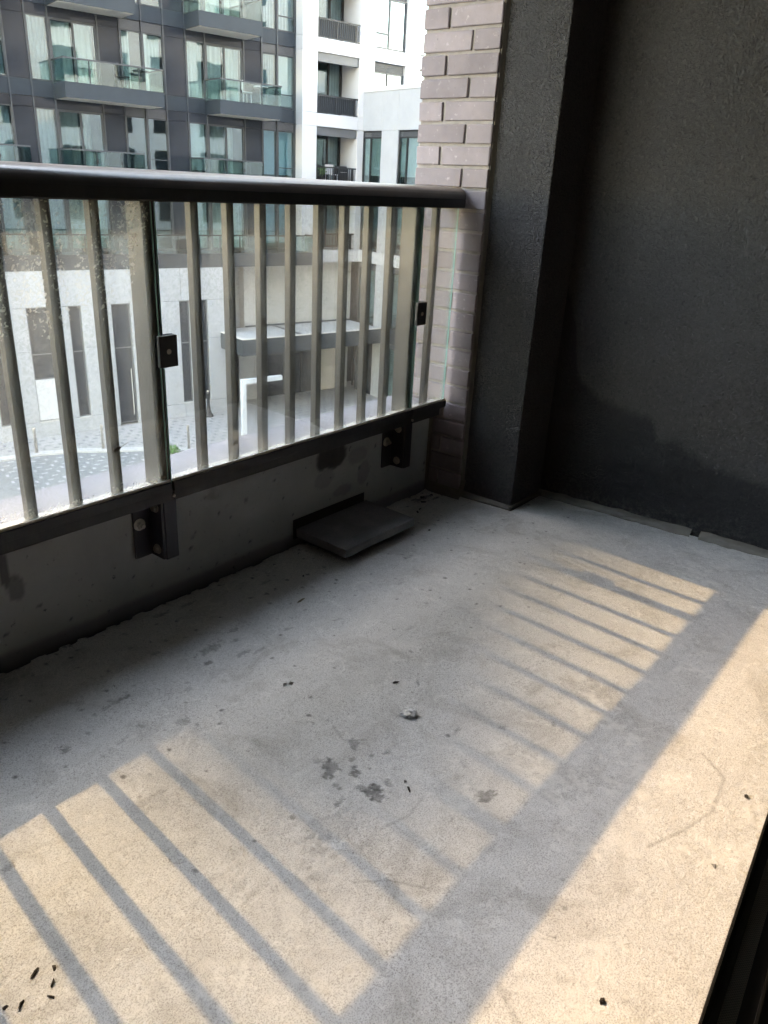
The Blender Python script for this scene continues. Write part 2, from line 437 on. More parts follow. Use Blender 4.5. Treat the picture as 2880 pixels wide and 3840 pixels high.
def copy_tree(o, parent=None, dx=None):
    c = o.copy(); COL.objects.link(c)
    if parent is not None: c.parent = parent
    if dx is not None: c.location = Vector(o.location) + Vector(dx)
    for ch in list(o.children): copy_tree(ch, c)
    return c

def B(name, mat, parent, *boxes, bevel=0.0):
    m = MB()
    for b in boxes: m.box(*b)
    return m.build(name, mat, parent, bevel)

# value noise for dense meshes
def vnoise(x, y, scale, seed):
    rng = np.random.RandomState(seed); T = rng.rand(256, 256)
    X = x * scale + 57.3; Y = y * scale + 91.7
    xi = np.floor(X).astype(int); yi = np.floor(Y).astype(int); fx = X - xi; fy = Y - yi
    fx = fx * fx * (3 - 2 * fx); fy = fy * fy * (3 - 2 * fy)
    g = lambda a, b: T[a % 256, b % 256]
    return (g(xi, yi) * (1 - fx) + g(xi + 1, yi) * fx) * (1 - fy) + (g(xi, yi + 1) * (1 - fx) + g(xi + 1, yi + 1) * fx) * fy
def fbm(x, y, scale, seed, oct=4, gain=0.5):
    a = 1.0; t = 0; s = 0
    for k in range(oct):
        t = t + a * vnoise(x, y, scale * 2 ** k, seed + k); s += a; a *= gain
    return t / s
def sstep(a, b, x):
    t = np.clip((x - a) / (b - a), 0, 1); return t * t * (3 - 2 * t)

def grid_mesh(name, P, mat, attrs=None, smooth=True):
    h, wd = P.shape[:2]
    me = bpy.data.meshes.new(name)
    idx = np.arange(h * wd).reshape(h, wd)
    q = np.stack([idx[:-1, :-1], idx[:-1, 1:], idx[1:, 1:], idx[1:, :-1]], -1).reshape(-1, 4)
    me.vertices.add(h * wd); me.vertices.foreach_set('co', P.reshape(-1).astype(np.float32))
    me.loops.add(q.size); me.loops.foreach_set('vertex_index', q.reshape(-1).astype(np.int32))
    me.polygons.add(len(q)); me.polygons.foreach_set('loop_start', (np.arange(len(q)) * 4).astype(np.int32))
    me.update(calc_edges=True)
    if smooth: me.polygons.foreach_set('use_smooth', [True] * len(q))
    for k, a in (attrs or {}).items():
        at = me.attributes.new(k, 'FLOAT', 'POINT'); at.data.foreach_set('value', a.reshape(-1).astype(np.float32))
    me.materials.append(mat); me.validate(); me.update()
    return me

SLOPE = 0.0262
def fz(x, y): return -SLOPE * y
WALL_X = 0.251        # plain stucco wall
XL = -4.3             # left end of the balcony

# ------------------------------------------------------------------ STRUCTURE: balcony floor
def make_floor():
    xs = np.concatenate([np.linspace(XL, -2.46, 120), np.linspace(-2.45, WALL_X + 0.02, 860)]); t = np.linspace(0, 1, 400)
    X, T = np.meshgrid(xs, t)
    edge = -0.010 - 0.020 * fbm(X, X * 0 + 3.1, 11, 5, 6, 0.7) - 0.008 * (vnoise(X, X * 0, 48, 9) > 0.55)
    edge = edge + 0.010
    Y = edge * (1 - T) + (-1.558 + 0.062 * (X + 1.7)) * T
    Z = -SLOPE * Y
    und = (fbm(X, Y, 3, 11, 3) - 0.5) * 0.004
    mid = (fbm(X, Y, 26, 21, 4, 0.6) - 0.5)
    fin = fbm(X, Y, 75, 31, 3, 0.6) - 0.5
    rough_zone = sstep(0.50, 0.66, fbm(X, Y, 2.2, 41, 3))
    # pebbly zone in the middle of the floor
    rz2 = np.exp(-(((X + 1.56) / 0.16) ** 2 + ((Y + 0.92) / 0.12) ** 2))
    Z = Z + und + mid * 0.0020 * (0.35 + rough_zone + 1.2 * rz2) + fin * 0.0022 * (0.25 + 0.8 * rough_zone + 1.2 * rz2)
    # lumpy lip along the parapet
    lip = np.exp(-((Y - edge) / 0.012) ** 2)
    Z = Z + lip * 0.006 * (fbm(X, X * 0, 22, 77, 3) - 0.25)
    wear = np.zeros_like(X); chalk = np.zeros_like(X)
    warp = (fbm(X, Y, 85, 51, 4, 0.8) - 0.5)
    warp2 = (fbm(X, Y, 85, 61, 4, 0.8) - 0.5)
    wtex = 0.35 + 1.3 * fbm(X, Y, 90, 71, 3, 0.7)
    def patch(cx, cy, rx, ry, amt, depth=0.0015, ang=0.0, jag=1.5):
        nonlocal wear, Z
        dx = X - cx; dy = Y - cy; c_, s_ = math.cos(ang), math.sin(ang)
        u = (dx * c_ + dy * s_) / rx + warp * jag * 1.6; v = (-dx * s_ + dy * c_) / ry + warp2 * jag * 1.6
        d = np.sqrt(u * u + v * v)
        mk = sstep(1.04, 0.94, d)
        wear = np.maximum(wear, mk * amt * wtex)
        Z = Z - mk * depth
    # spalled patches and stains, placed as they lie in the place
    for a in ((-1.437, -0.801, 0.026, 0.016, 0.62, 0.002, 0.6), (-1.437, -0.913, 0.020, 0.020, 0.72, 0.0025), (-1.353, -0.790, 0.020, 0.008, 0.55, 0.001, 0.9),
              (-1.303, -1.081, 0.020, 0.014, 0.55, 0.001), (-1.440, -0.770, 0.010, 0.010, 0.40), (-1.419, -0.853, 0.012, 0.010, 0.66), (-1.408, -0.838, 0.007, 0.006, 0.6),
              (-1.440, -0.885, 0.008, 0.008, 0.5), (-1.39, -0.82, 0.008, 0.006, 0.5), (-1.47, -0.845, 0.006, 0.005, 0.5),
              (-1.315, -0.282, 0.040, 0.016, 0.42), (-1.299, -0.051, 0.030, 0.010, 0.5), (-1.213, -0.059, 0.026, 0.007, 0.45), (-1.25, -0.30, 0.016, 0.008, 0.4),
              (-1.28, -0.36, 0.022, 0.006, 0.45), (-1.24, -0.38, 0.018, 0.007, 0.32), (-1.567, -0.301, 0.009, 0.007, 0.5), (-1.596, -0.300, 0.012, 0.008, 0.42),
              (-1.54, -0.464, 0.016, 0.013, 0.34), (-1.968, -0.559, 0.012, 0.010, 0.35), (-1.66, -0.42, 0.012, 0.006, 0.28), (-0.98, -0.12, 0.02, 0.006, 0.35),
              (-1.62, -0.30, 0.014, 0.007, 0.4), (-1.42, -0.20, 0.012, 0.006, 0.45), (-1.36, -0.33, 0.010, 0.007, 0.5), (-1.22, -0.26, 0.014, 0.008, 0.4), (-1.12, -0.36, 0.012, 0.006, 0.35), (-1.46, -0.38, 0.012, 0.008, 0.35), (-1.75, -0.36, 0.012, 0.008, 0.4), (-1.50, -0.88, 0.012, 0.006, 0.5), (-1.40, -0.92, 0.008, 0.010, 0.45), (-1.33, -0.86, 0.010, 0.006, 0.35), (-1.46, -0.81, 0.006, 0.005, 0.6),
              (-0.10, -0.055, 0.045, 0.010, 0.75), (-0.06, -0.09, 0.03, 0.006, 0.7), (-0.14, -0.04, 0.02, 0.006, 0.7), (-0.55, -0.33, 0.018, 0.006, 0.3),
              (-0.9, -0.6, 0.016, 0.006, 0.22), (-1.1, -1.0, 0.012, 0.006, 0.3), (-1.02, -1.08, 0.010, 0.006, 0.3), (-1.18, -0.93, 0.014, 0.006, 0.25),
              (-1.56, -0.92, 0.06, 0.035, 0.10), (-1.72, -0.62, 0.03, 0.02, 0.15), (-0.72, -0.42, 0.012, 0.005, 0.35), (-1.00, -0.42, 0.015, 0.006, 0.3)):
        patch(*a)
    rs = np.random.RandomState(4)
    for i in range(420):      # scattered small pits
        cx = rs.uniform(-2.3, 0.2); cy = -rs.uniform(0.02, 1.48) if i % 3 == 0 else -abs(rs.normal(0.02, 0.28))
        r = rs.uniform(0.0022, 0.0055); amt = rs.uniform(0.3, 0.8)
        c0, c1 = np.searchsorted(xs, (cx - 0.02, cx + 0.02)); r0 = max(0, int((-cy - 0.06) / 1.60 * 400)); r1 = min(400, r0 + 28)
        if c1 <= c0: continue
        sl = (slice(r0, r1), slice(c0, c1))
        d = np.sqrt((X[sl] - cx) ** 2 + ((Y[sl] - cy) * rs.uniform(0.7, 1.4)) ** 2) * (1 + 1.2 * warp[sl])
        wear[sl] = np.maximum(wear[sl], sstep(r * 1.4, r * 0.6, d) * amt)
    # pale scratched cement smears, mostly near the door
    ck = fbm(X, Y, 7, 91, 5, 0.62)
    chalk = sstep(0.56, 0.68, ck) * 0.5 * sstep(-0.5, -1.2, Y)
    fine = fbm(X, Y, 60, 95, 3, 0.7)
    chalk = chalk * sstep(0.4, 0.62, fine)
    # hairline drag marks
    def arc(pts, wd, amt):
        nonlocal chalk, wear
        for (x0, y0), (x1, y1) in zip(pts[:-1], pts[1:]):
            L2 = (x1 - x0) ** 2 + (y1 - y0) ** 2
            tt = np.clip(((X - x0) * (x1 - x0) + (Y - y0) * (y1 - y0)) / L2, 0, 1)
            d = np.hypot(X - (x0 + tt * (x1 - x0)), Y - (y0 + tt * (y1 - y0)))
            wear = np.maximum(wear, sstep(wd, wd * 0.3, d) * amt)
    arc([(-0.90, -1.36), (-0.95, -1.42), (-1.06, -1.43), (-1.14, -1.405), (-1.22, -1.37)], 0.0045, 0.35)
    arc([(-1.62, -1.30), (-1.66, -1.36), (-1.72, -1.42)], 0.008, 0.22)
    arc([(-1.34, -0.72), (-1.36, -0.765), (-1.33, -0.80)], 0.004, 0.3)
    arc([(-1.50, -0.98), (-1.44, -1.0), (-1.38, -0.99)], 0.0035, 0.3)
    arc([(-1.62, -1.02), (-1.58, -1.06), (-1.55, -1.12)], 0.0035, 0.3)
    # skirt: drop the first row and last row
    P = np.stack([X, Y, Z], -1)
    top = P[0:1].copy(); top[..., 1] += 0.003; top[..., 2] -= 0.05
    bot = P[-1:].copy(); bot[..., 2] -= 0.08
    P = np.concatenate([top, P, bot], 0)
    pad = lambda a: np.concatenate([a[0:1], a, a[-1:]], 0)
    wear = np.clip(wear, 0, 1)
    me = grid_mesh('balcony_floor', P, M['floor'], {'wear': pad(wear), 'chalk': pad(chalk)})
    o = link('balcony_floor', me); tag(o, kind='structure'); return o
make_floor()
o = B('balcony_slab', M['ceiling'], None, (XL, WALL_X + 0.3, -1.58, 0.163, -0.30, -0.075)); tag(o, kind='structure')
o = B('unseen_shade_slab', M['ceiling'], None, (XL, WALL_X + 0.3, -1.58, 0.68, 2.44, 3.02)); tag(o, kind='structure')  # unseen; lowered and pushed outward to darken the floor near the door

# parapet upstand
def make_parapet():
    root = empty('parapet_wall', (0, 0, 0))
    tag(root, 'low dark grey painted concrete parapet below the glass railing', 'wall')
    xs = np.linspace(-3.4, 0.0, 480); zs = np.linspace(-0.06, 0.345, 60)
    X, Z = np.meshgrid(xs, zs)
    Y = (fbm(X, Z, 5, 3, 4) - 0.5) * 0.003
    stain = np.zeros_like(X); chalk = np.zeros_like(X)
    warp = fbm(X, Z, 18, 13, 4, 0.6) - 0.5; warp2 = fbm(X, Z, 18, 23, 4, 0.6) - 0.5
    def st(cx, cz, rx, rz, amt):
        nonlocal stain
        d = np.hypot((X - cx) / rx + warp * 0.7, (Z - cz) / rz + warp2 * 0.7)
        stain = np.maximum(stain, sstep(1.1, 0.92, d) * amt)
    st(-0.568, 0.268, 0.070, 0.052, 0.92)
    st(-0.600, 0.190, 0.05, 0.03, 0.25); st(-0.40, 0.17, 0.03, 0.04, 0.3); st(-0.44, 0.24, 0.05, 0.03, 0.25); st(-1.66, 0.25, 0.012, 0.05, 0.7); st(-1.64, 0.20, 0.02, 0.035, 0.5)
    st(-0.50, 0.13, 0.05, 0.02, 0.3)
    # dark waterproofing band along the foot
    stain = np.maximum(stain, sstep(0.052, 0.030, Z + warp * 0.012) * 0.45)
    drip = sstep(0.60, 0.72, vnoise(X, X * 0, 70, 5)) * sstep(0.20, 0.30, Z) * sstep(0.085, 0.05, abs(X + 0.568))
    chalk = np.maximum(chalk, drip * 0.35)
    rs = np.random.RandomState(8)
    for i in range(46):
        cx, cz = rs.uniform(-2.0, 0), rs.uniform(0.05, 0.33); r = rs.uniform(0.003, 0.006)
        d = np.hypot(X - cx, Z - cz)
        if i % 4 == 0: chalk = np.maximum(chalk, sstep(r * 1.3, r * 0.6, d) * 0.7)
        else: stain = np.maximum(stain, sstep(r * 1.5, r * 0.5, d) * 0.75)
    P = np.stack([X, Y, Z], -1)
    P[-1, :, 2] = 0.3449
    link('inner_face', grid_mesh('inner_face', P, M['parapet'], {'stain': stain, 'chalk': chalk}), root)
    B('core', M['parapet'], root, (XL, 0.0, 0.006, 0.165, -0.30, 0.3425))
    B('left_face', M['parapet'], root, (XL, -3.401, 0.0, 0.0058, -0.06, 0.345))
    B('top_stone', M['cap'], root, (XL, -0.001, 0.0035, 0.166, 0.3435, 0.350), bevel=0.002)
    return root
make_parapet()

# ------------------------------------------------------------------ brick pier
def make_bricks():
    root = empty('brick_pier', (0, 0, 0))
    tag(root, 'mauve grey brick wall end with recessed mortar joints at the end of the railing', 'wall')
    C = 0.0667; z0 = 1.6258; yR, yL = -0.144, 0.1525
    FL, HL, J = 0.190, 0.0965, 0.010
    def brick_mesh(L, seed):
        rs = random.Random(seed); bm = bmesh.new()
        bmesh.ops.create_cube(bm, size=1.0)
        bmesh.ops.scale(bm, vec=(0.09, L, 0.0565), verts=bm.verts)
        bmesh.ops.bevel(bm, geom=list(bm.edges), offset=0.0026, segments=1, affect='EDGES')
        for v in bm.verts:
            v.co += Vector((rs.uniform(-1, 1), rs.uniform(-1, 1), rs.uniform(-1, 1))) * 0.0011
        for k in range(2):      # a knocked corner
            c = rs.choice(list(bm.verts)); c.co *= (1 - rs.uniform(0.004, 0.02))
        me = bpy.data.meshes.new('brick'); bm.to_mesh(me); bm.free(); me.materials.append(M['brick']); return me
    full = [brick_mesh(FL, 10 + i) for i in range(6)]; half = [brick_mesh(HL, 40 + i) for i in range(6)]
    rs = random.Random(3)
    for k in range(-18, 26):
        zt = z0 - k * C; zc = zt - 0.0567 / 2 - 0.001
        if zc < -0.05: continue
        xo = 0.045 + rs.uniform(-0.0012, 0.0012)
        if k % 2 == 0: spans = ((yR, full), (yR + FL + J, half))
        else: spans = ((yR, half), (yR + HL + J, full))
        for y, pool in spans:
            L = FL if pool is full else HL
            o = link('brick', rs.choice(pool), root, (xo, y + L / 2, zc), (rs.uniform(-.004, .004), 0, rs.uniform(-.004, .004)))
    B('mortar', M['mortar'], root, (0.0085, 0.55, yR + 0.004, yL - 0.006, -0.1, 2.78))
    # bead between brick and stucco, running down to the floor
    m = MB(); rs = random.Random(5)
    n = 60
    for i in range(n):
        z_0 = -0.02 + 2.8 * i / n; z_1 = -0.02 + 2.8 * (i + 1) / n
    poly = [(0.0272, -0.152), (0.020, -0.1488), (0.011, -0.1458), (0.014, -0.1395), (0.06, -0.1395), (0.06, -0.152)]
    m.prism(poly, 0.0, 2.78, 'z')
    m.build('sealant_bead', M['sealant'], root, 0.002)
    # lumpy mortar smear at the foot
    xs = np.linspace(0, 1, 40); ys = np.linspace(0, 1, 16); U, V = np.meshgrid(xs, ys)
    Yp = 0.0 - 0.165 * U; Xp = 0.02 - 0.045 * V; Zp = (0.055 + 0.03 * fbm(U, U * 0, 9, 2, 3)) * (1 - V) ** 1.2 + 0.006 * fbm(U, V, 14, 4, 3) + fz(0, Yp) * V * 1.0 - 0.004
    link('mortar_smear', grid_mesh('mortar_smear', np.stack([Xp, Yp, Zp], -1), M['sealant']), root)
    return root
make_bricks()

# sealant joint between parapet end and brick
o = MB().box(-0.020, 0.004, -0.003, 0.012, -0.02, 0.345).build('corner_sealant_strip', M['sealant'], None, 0.003)
tag(o, 'brown sealant strip in the corner where parapet meets brick', 'sealant')

# ------------------------------------------------------------------ stucco pier and wall
root = empty('stucco_pier'); tag(root, 'charcoal stucco pier standing between the brick and the plain wall', 'pillar')
B('pier_body', M['stucco'], root, (0.0277, 0.62, -0.3628, -0.1405, -0.1, 2.78), bevel=0.004)
m = MB()
m.prism([(0.0277, fz(0, -.15) - .01), (0.0277, fz(0, -.15) + 0.022), (0.012, fz(0, -.15) + 0.010), (0.006, fz(0, -.15) - .01)], -0.365, -0.145, 'y')
m.box(0.010, WALL_X, -0.3745, -0.3625, -0.02, fz(0, -.37) + 0.016)
m.build('base_sealant', M['sealant'], root, 0.003)
root = empty('stucco_wall'); tag(root, 'plain charcoal stucco side wall at the right of the balcony', 'wall')
B('wall_body', M['stucco_baked_shade'], root, (WALL_X, 0.55, -1.62, -0.3628, -0.1, 2.78))
def bead(y0, y1, name):
    ys = np.linspace(y0, y1, 60); prof = [(0.0, 0.024), (-0.008, 0.020), (-0.016, 0.012), (-0.021, 0.0), (-0.021, -0.02)]
    P = np.zeros((60, len(prof), 3))
    for j, (dx, dz) in enumerate(prof):
        P[:, j, 0] = WALL_X + dx * (0.8 + 0.5 * vnoise(ys, ys * 0, 30, 3)) ; P[:, j, 1] = ys; P[:, j, 2] = -SLOPE * ys + dz * (0.8 + 0.4 * vnoise(ys, ys * 0 + 4, 22, 6))
    return link(name, grid_mesh(name, P, M['sealant']), root)
bead(-0.36, -0.955, 'base_sealant'); bead(-0.985, -1.52, 'base_sealant')
root = B('stucco_end_wall', M['stucco'], None, (XL - 0.3, XL, -1.62, 0.163, -0.3, 2.78))
tag(root, 'charcoal stucco wall closing the far left end of the balcony', 'wall')

# ------------------------------------------------------------------ railing
def make_railing():
    root = empty('balcony_railing', (0, 0, 0))
    tag(root, 'black metal balcony railing with dusty clear glass panels and thin balusters', 'railing')
    # rounded top rail
    zb, zt = 1.036, 1.100
    prof = [(-0.078, zb), (-0.080, zb + 0.004), (-0.080, zb + 0.028)]
    for i in range(13):
        t = math.pi * i / 12
        prof.append((-0.030 - 0.050 * math.cos(t), zb + 0.032 + (zt - zb - 0.032) * math.sin(t) ** 0.8))
    prof += [(0.020, zb + 0.028), (0.020, zb + 0.004), (0.018, zb)]
    m = MB(); m.prism(prof, XL, -0.022, 'x')
    tr = m.build('top_rail', M['rail'], root, 0.0)
    for p in tr.data.polygons: p.use_smooth = len(p.vertices) == 4 and abs(p.normal.x) < 0.5 and p.center.z > zb + 0.02
    # end cap, slightly domed
    m = MB(); m.prism([(y * 0.985 + -0.0004, z if z > zb + 0.01 else z + 0.001) for y, z in prof], -0.0222, -0.016, 'x'); m.build('end_cap', M['rail'], tr, 0.002)
    # bottom rail, in lengths between posts
    def low_rail(x0, x1, xl=None):
        o = B('bottom_rail', M['rail_low'], root, (x0, x1, -0.068, -0.0485, 0.349, 0.373), bevel=0.0015)
        B('lower_lip', M['rail_low'], o, (x0, (xl or x1), -0.0655, -0.050, 0.323, 0.3488), bevel=0.0012)
        B('glazing_gasket', M['gasket'], o, (x0, x1, -0.0630, -0.0596, 0.3731, 0.3800))
        B('back_channel', M['gasket'], o, (x0, x1, -0.0484, 0.0025, 0.3435, 0.362))
    posts = (-3.291, -2.271, -1.251, -0.231)
    low_rail(XL, -3.300); low_rail(-3.284, -2.280); low_rail(-2.264, -1.2455); low_rail(-1.2385, -0.2265); low_rail(-0.2205, -0.017, -0.052)
    # glass panels
    for x0, x1, dirt in ((XL, -3.296, 0.8), (-3.288, -2.276, 0.8), (-2.268, -1.2485, 2.3), (-1.2395, -0.2285, 1.5), (-0.2215, -0.024, 1.7)):
        m = MB(); m.box(x0, x1, -0.0595, -0.0535, 0.366, 1.040)
        o = m.build('glass_panel', [M['glass_clean'], M['glass_edge']], root)
        for p in o.data.polygons: p.material_index = 0 if abs(p.normal.y) > 0.5 else 1
        # rain-spotted dust on the outer face: worm-like specks, denser high up, with runs and a band along the foot
        if x1 < -2.3: continue
        X, Z = np.meshgrid(np.arange(max(x0, -2.3) + 0.002, x1 - 0.001, 0.0020), np.arange(0.374, 1.0355, 0.0020))
        a_ = fbm(X + 0.006 * (fbm(X, Z, 90, 3, 2) - 0.5), Z + 0.009 * (fbm(X, Z, 90, 5, 2) - 0.5), 270, 7, 2, 0.6)
        sp = 0.10 + 0.90 * sstep(0.40, 0.70, a_)
        runs = 0.4 + 0.6 * sstep(0.30, 0.62, fbm(X * 60, Z * 4.0, 1.0, 17, 4, 0.6))
        hi = 0.45 + 0.55 * sstep(0.62, 0.88, Z + 0.06 * (fbm(X, Z, 6, 27, 3) - 0.5))
        pat = 0.06 + 0.26 * fbm(X, Z, 5, 37, 3)
        lo = sstep(0.47, 0.375, Z + 0.02 * (fbm(X, Z, 30, 47, 3) - 0.5))
        dd = 0.42 * sp * runs * hi * pat * dirt + 0.050 + 0.058 * hi * dirt + 0.20 * lo * lo
        link('dust_film', grid_mesh('dust_film', np.stack([X, X * 0 - 0.0530, Z], -1), M['dust'], {'dirt': np.clip(dd, 0, 0.9)}), o)
    # posts with their brackets and clamps
    first = None
    for px in posts:
        if first is None:
            # local x measured from the post centre
            pm = MB()
            pm.box(-0.019, 0.019, -0.050, 0.009, 0.352, 1.036); pm.box(-0.019, 0.019, -0.062, -0.007, 0.160, 0.3515)
            post = pm.build('post', M['baluster'], root, 0.002)
            foot = MB().box(-0.0195, 0.0195, -0.0625, -0.0065, 0.1595, 0.3225).build('post_foot', M['bracket'], post, 0.0025)
            br = MB(); br.box(-0.076, -0.0275, -0.0085, -0.001, 0.162, 0.335); br.box(-0.0275, -0.0200, -0.060, -0.001, 0.162, 0.335)
            br.build('bracket', M['bracket'], post, 0.0018)
            bolt = MB(); c = (-0.060, 0.258)
            bolt.cyl((c[0], -0.0086, c[1]), (c[0], -0.0120, c[1]), 0.0165, 20); bolt.cyl((c[0], -0.0120, c[1]), (c[0], -0.0215, c[1]), 0.0108, 6); bolt.cyl((c[0], -0.0215, c[1]), (c[0], -0.0290, c[1]), 0.0058, 12)
            bolt.build('anchor_bolt', M['steel'], post, 0.0006)
            for zz in (0.187, 0.305):
                b2 = MB(); b2.cyl((-0.0276, -0.036, zz), (-0.0300, -0.036, zz), 0.0140, 20); b2.cyl((-0.0300, -0.036, zz), (-0.0375, -0.036, zz), 0.0098, 6)
                b2.build('hex_bolt', M['steel'], post, 0.0006)
            MB().cyl((0.010, -0.0690, 0.336), (0.010, -0.0625, 0.336), 0.0042, 10).build('rail_screw', M['steel'], post)
            cl = MB().box(-0.008, 0.043, -0.0720, -0.0605, 0.667, 0.7425).build('glass_clamp', M['rail'], post, 0.0018)
            B('clamp_pad', M['gasket'], cl, (-0.006, 0.041, -0.0604, -0.0596, 0.669, 0.7405))
            B('clamp_back', M['rail'], cl, (-0.008, 0.043, -0.0534, -0.0500, 0.667, 0.7425))
            MB().cyl((0.0175, -0.0722, 0.7045), (0.0175, -0.0733, 0.7045), 0.0062, 16).cyl((0.0175, -0.0733, 0.7045), (0.0175, -0.0738, 0.7045), 0.0034, 12).build('clamp_screw', M['steel'], cl)
            post.location = (px, 0, 0); first = post
        else:
            c = copy_tree(first, root, None); c.location = (px, 0, 0)
    # balusters between the posts
    bal = MB().box(-0.0112, 0.0112, -0.046, -0.025, 0.3625, 1.0359).mesh('baluster', M['baluster'], 0.0012)
    xs = []
    for a, b in zip((XL,) + posts, posts + (-0.02,)):
        if b - a > 0.9:
            n = 8; st = (b - a) / (n + 1)
            step = 0.1085; off = (b - a - step * 7) / 2
            xs += [a + off + step * i for i in range(8)]
        elif b == -0.02: xs.append(-0.122)
    for x in xs: link('baluster', bal, root, (x, 0, 0))
    return root
make_railing()

# ------------------------------------------------------------------ scupper cover
root = empty('scupper_cover', (-0.56, 0, 0)); tag(root, 'dark rectangular drain cover slab fixed low on the parapet', 'drain cover')
m = MB(); m.prism([(-0.221, 0.028), (-0.221, 0.057), (-0.004, 0.060), (-0.004, 0.030)], -0.735 + .56, -0.383 + .56, 'x'); m.build('slab', M['rubber'], root, 0.003)
B('back_plate', M['rubber_edge'], root, (-0.746 + .56, -0.396 + .56, -0.0039, -0.0016, 0.024, 0.092))
B('drain_box', M['rubber_edge'], root, (-0.70 + .56, -0.43 + .56, -0.16, -0.004, -0.002, 0.0275))

# ------------------------------------------------------------------ sliding door sill and room behind
root = empty('door_sill', (-1.7, -1.594, 0), 0.062); tag(root, 'black sliding door sill with a woven pile strip at the lower right', 'door sill')
def sx(*b): return (b[0] + 1.7, b[1] + 1.7, b[2] + 1.55, b[3] + 1.55, b[4], b[5])
B('outer_lip', M['door_red'], root, (-1.75, 1.75, 0.0345, 0.038, -0.06, 0.080))
B('lip_edge', M['door_black'], root, (-1.75, 1.75, 0.0262, 0.0268, 0.030, 0.042))
B('track', M['door_black'], root, (-1.75, 1.75, 0.0168, 0.0343, -0.06, 0.0298))
B('pile_strip', M['weave'], root, (-1.75, 1.75, -0.005, 0.0165, -0.06, 0.0285))
B('inner_track', M['door_black'], root, (-1.75, 1.75, -0.32, -0.0052, -0.06, 0.027))
B('rib', M['door_black'], root, (-1.75, 1.75, -0.030, -0.026, 0.027, 0.040))
root = empty('room'); tag(root, kind='structure')
B('room_floor', M['room_floor'], root, (XL, WALL_X + 0.3, -5.2, -1.661, -0.2, 0.010))
B('room_ceiling', M['room'], root, (XL, WALL_X + 0.3, -5.2, -1.621, 2.5, 2.7))
B('room_back', M['room'], root, (XL, WALL_X + 0.3, -5.4, -5.2, -0.2, 2.7))
B('room_side', M['room'], root, (XL - 0.2, XL, -5.2, -1.621, -0.2, 2.7)); B('room_side', M['room'], root, (WALL_X + 0.3, WALL_X + 0.5, -5.2, -1.62, -0.2, 2.7))
B('door_wall', M['stucco'], root, (XL, -3.45, -1.66, -1.58, -0.2, 2.78), (0.05, WALL_X, -1.66, -1.58, -0.2, 2.78), (-3.45, 0.05, -1.66, -1.58, 2.35, 2.78))

# ------------------------------------------------------------------ own building (seen only in reflections; it also sends sunlight across the street)
root = empty('home_building', (0, 0.16, -9.03)); tag(root, 'light grey apartment block that this balcony belongs to', 'building')
def hb(*b): return (b[0], b[1], b[2] - 0.16, b[3] - 0.16, b[4] + 9.03, b[5] + 9.03)
B('wall', M['home'], root, hb(-34, 40, -6.0, 0.16, 3.03, 24))
B('wall', M['home'], root, hb(-34, 40, -6.0, 0.16, -9.03, -0.31))
B('wall', M['home'], root, hb(-34, XL - 0.31, -6.0, 0.16, -0.309, 3.029)); B('wall', M['home'], root, hb(0.63, 40, -6.0, 0.16, -0.309, 3.029))
wm = MB().box(-0.9, 0.9, 0.001, 0.03, 0, 1.9).mesh('window_frame', M['mullion']); pm = MB().box(-0.82, 0.82, 0.031, 0.036, 0.08, 1.82).mesh('window_pane', M['spandrel'])
for r in range(-2, 7):
    for c in range(-9, 11):
        x = c * 3.3 - 1.9
        if r == 0 and -6.0 < x < 1.9: continue
        f = link('window', wm, root, hb(x, 0, 0.16, 0, 0.75 + r * 2.97, 0)[0:1] + (0.0, 0.75 + r * 2.97 + 9.03)); link('pane', pm, f)

# ------------------------------------------------------------------ the block across the street
BA = math.radians(-13.0)
BO = (5.114, 30.707, 0.0)
bld = empty('apartment_building', BO, BA)
tag(bld, 'apartment block across the street with dark glass front, green glass balconies and white frame', 'building')
def K(u0, u1, w0, w1, z0, z1): return (u0, u1, -w1, -w0, z0, z1)      # w = metres towards the viewer
def P_(name, mat, boxes, parent=None, bevel=0.0): return B(name, mat, parent or bld, *[K(*b) for b in boxes], bevel=bevel)
ZG = -9.03
rs = random.Random(21)

def curtain(parent, u0, u1, z0, z1, wpos, mat, folds=7, amp=0.03, name='curtain'):
    n = max(6, int((u1 - u0) * folds * 4)); t = np.linspace(0, 1, n); zz = np.linspace(z0, z1, 2)
    U, Z = np.meshgrid(u0 + (u1 - u0) * t, zz)
    ph = rs.uniform(0, 6)
    Y = -wpos + amp * np.sin(U * folds * 6.283 + ph + 1.3 * np.sin(U * 5 + ph)) + 0.4 * amp * np.sin(U * folds * 14 + ph)
    o = link(name, grid_mesh(name, np.stack([U, Y, Z], -1), mat), parent); return o

def frame_mesh(u0, u1, z0, z1, w0, w1, t, bars_u=(), bars_z=()):
    m = MB()
    m.box(*K(u0, u1, w0, w1, z0, z0 + t)); m.box(*K(u0, u1, w0, w1, z1 - t, z1))
    m.box(*K(u0, u0 + t, w0, w1, z0 + t, z1 - t)); m.box(*K(u1 - t, u1, w0, w1, z0 + t, z1 - t))
    for b in bars_u: m.box(*K(b - t / 2, b + t / 2, w0, w1 - 0.002, z0 + t, z1 - t))
    for (b, a0, a1) in bars_z: m.box(*K(a0, a1, w0, w1 - 0.004, b - t / 2, b + t / 2))
    return m

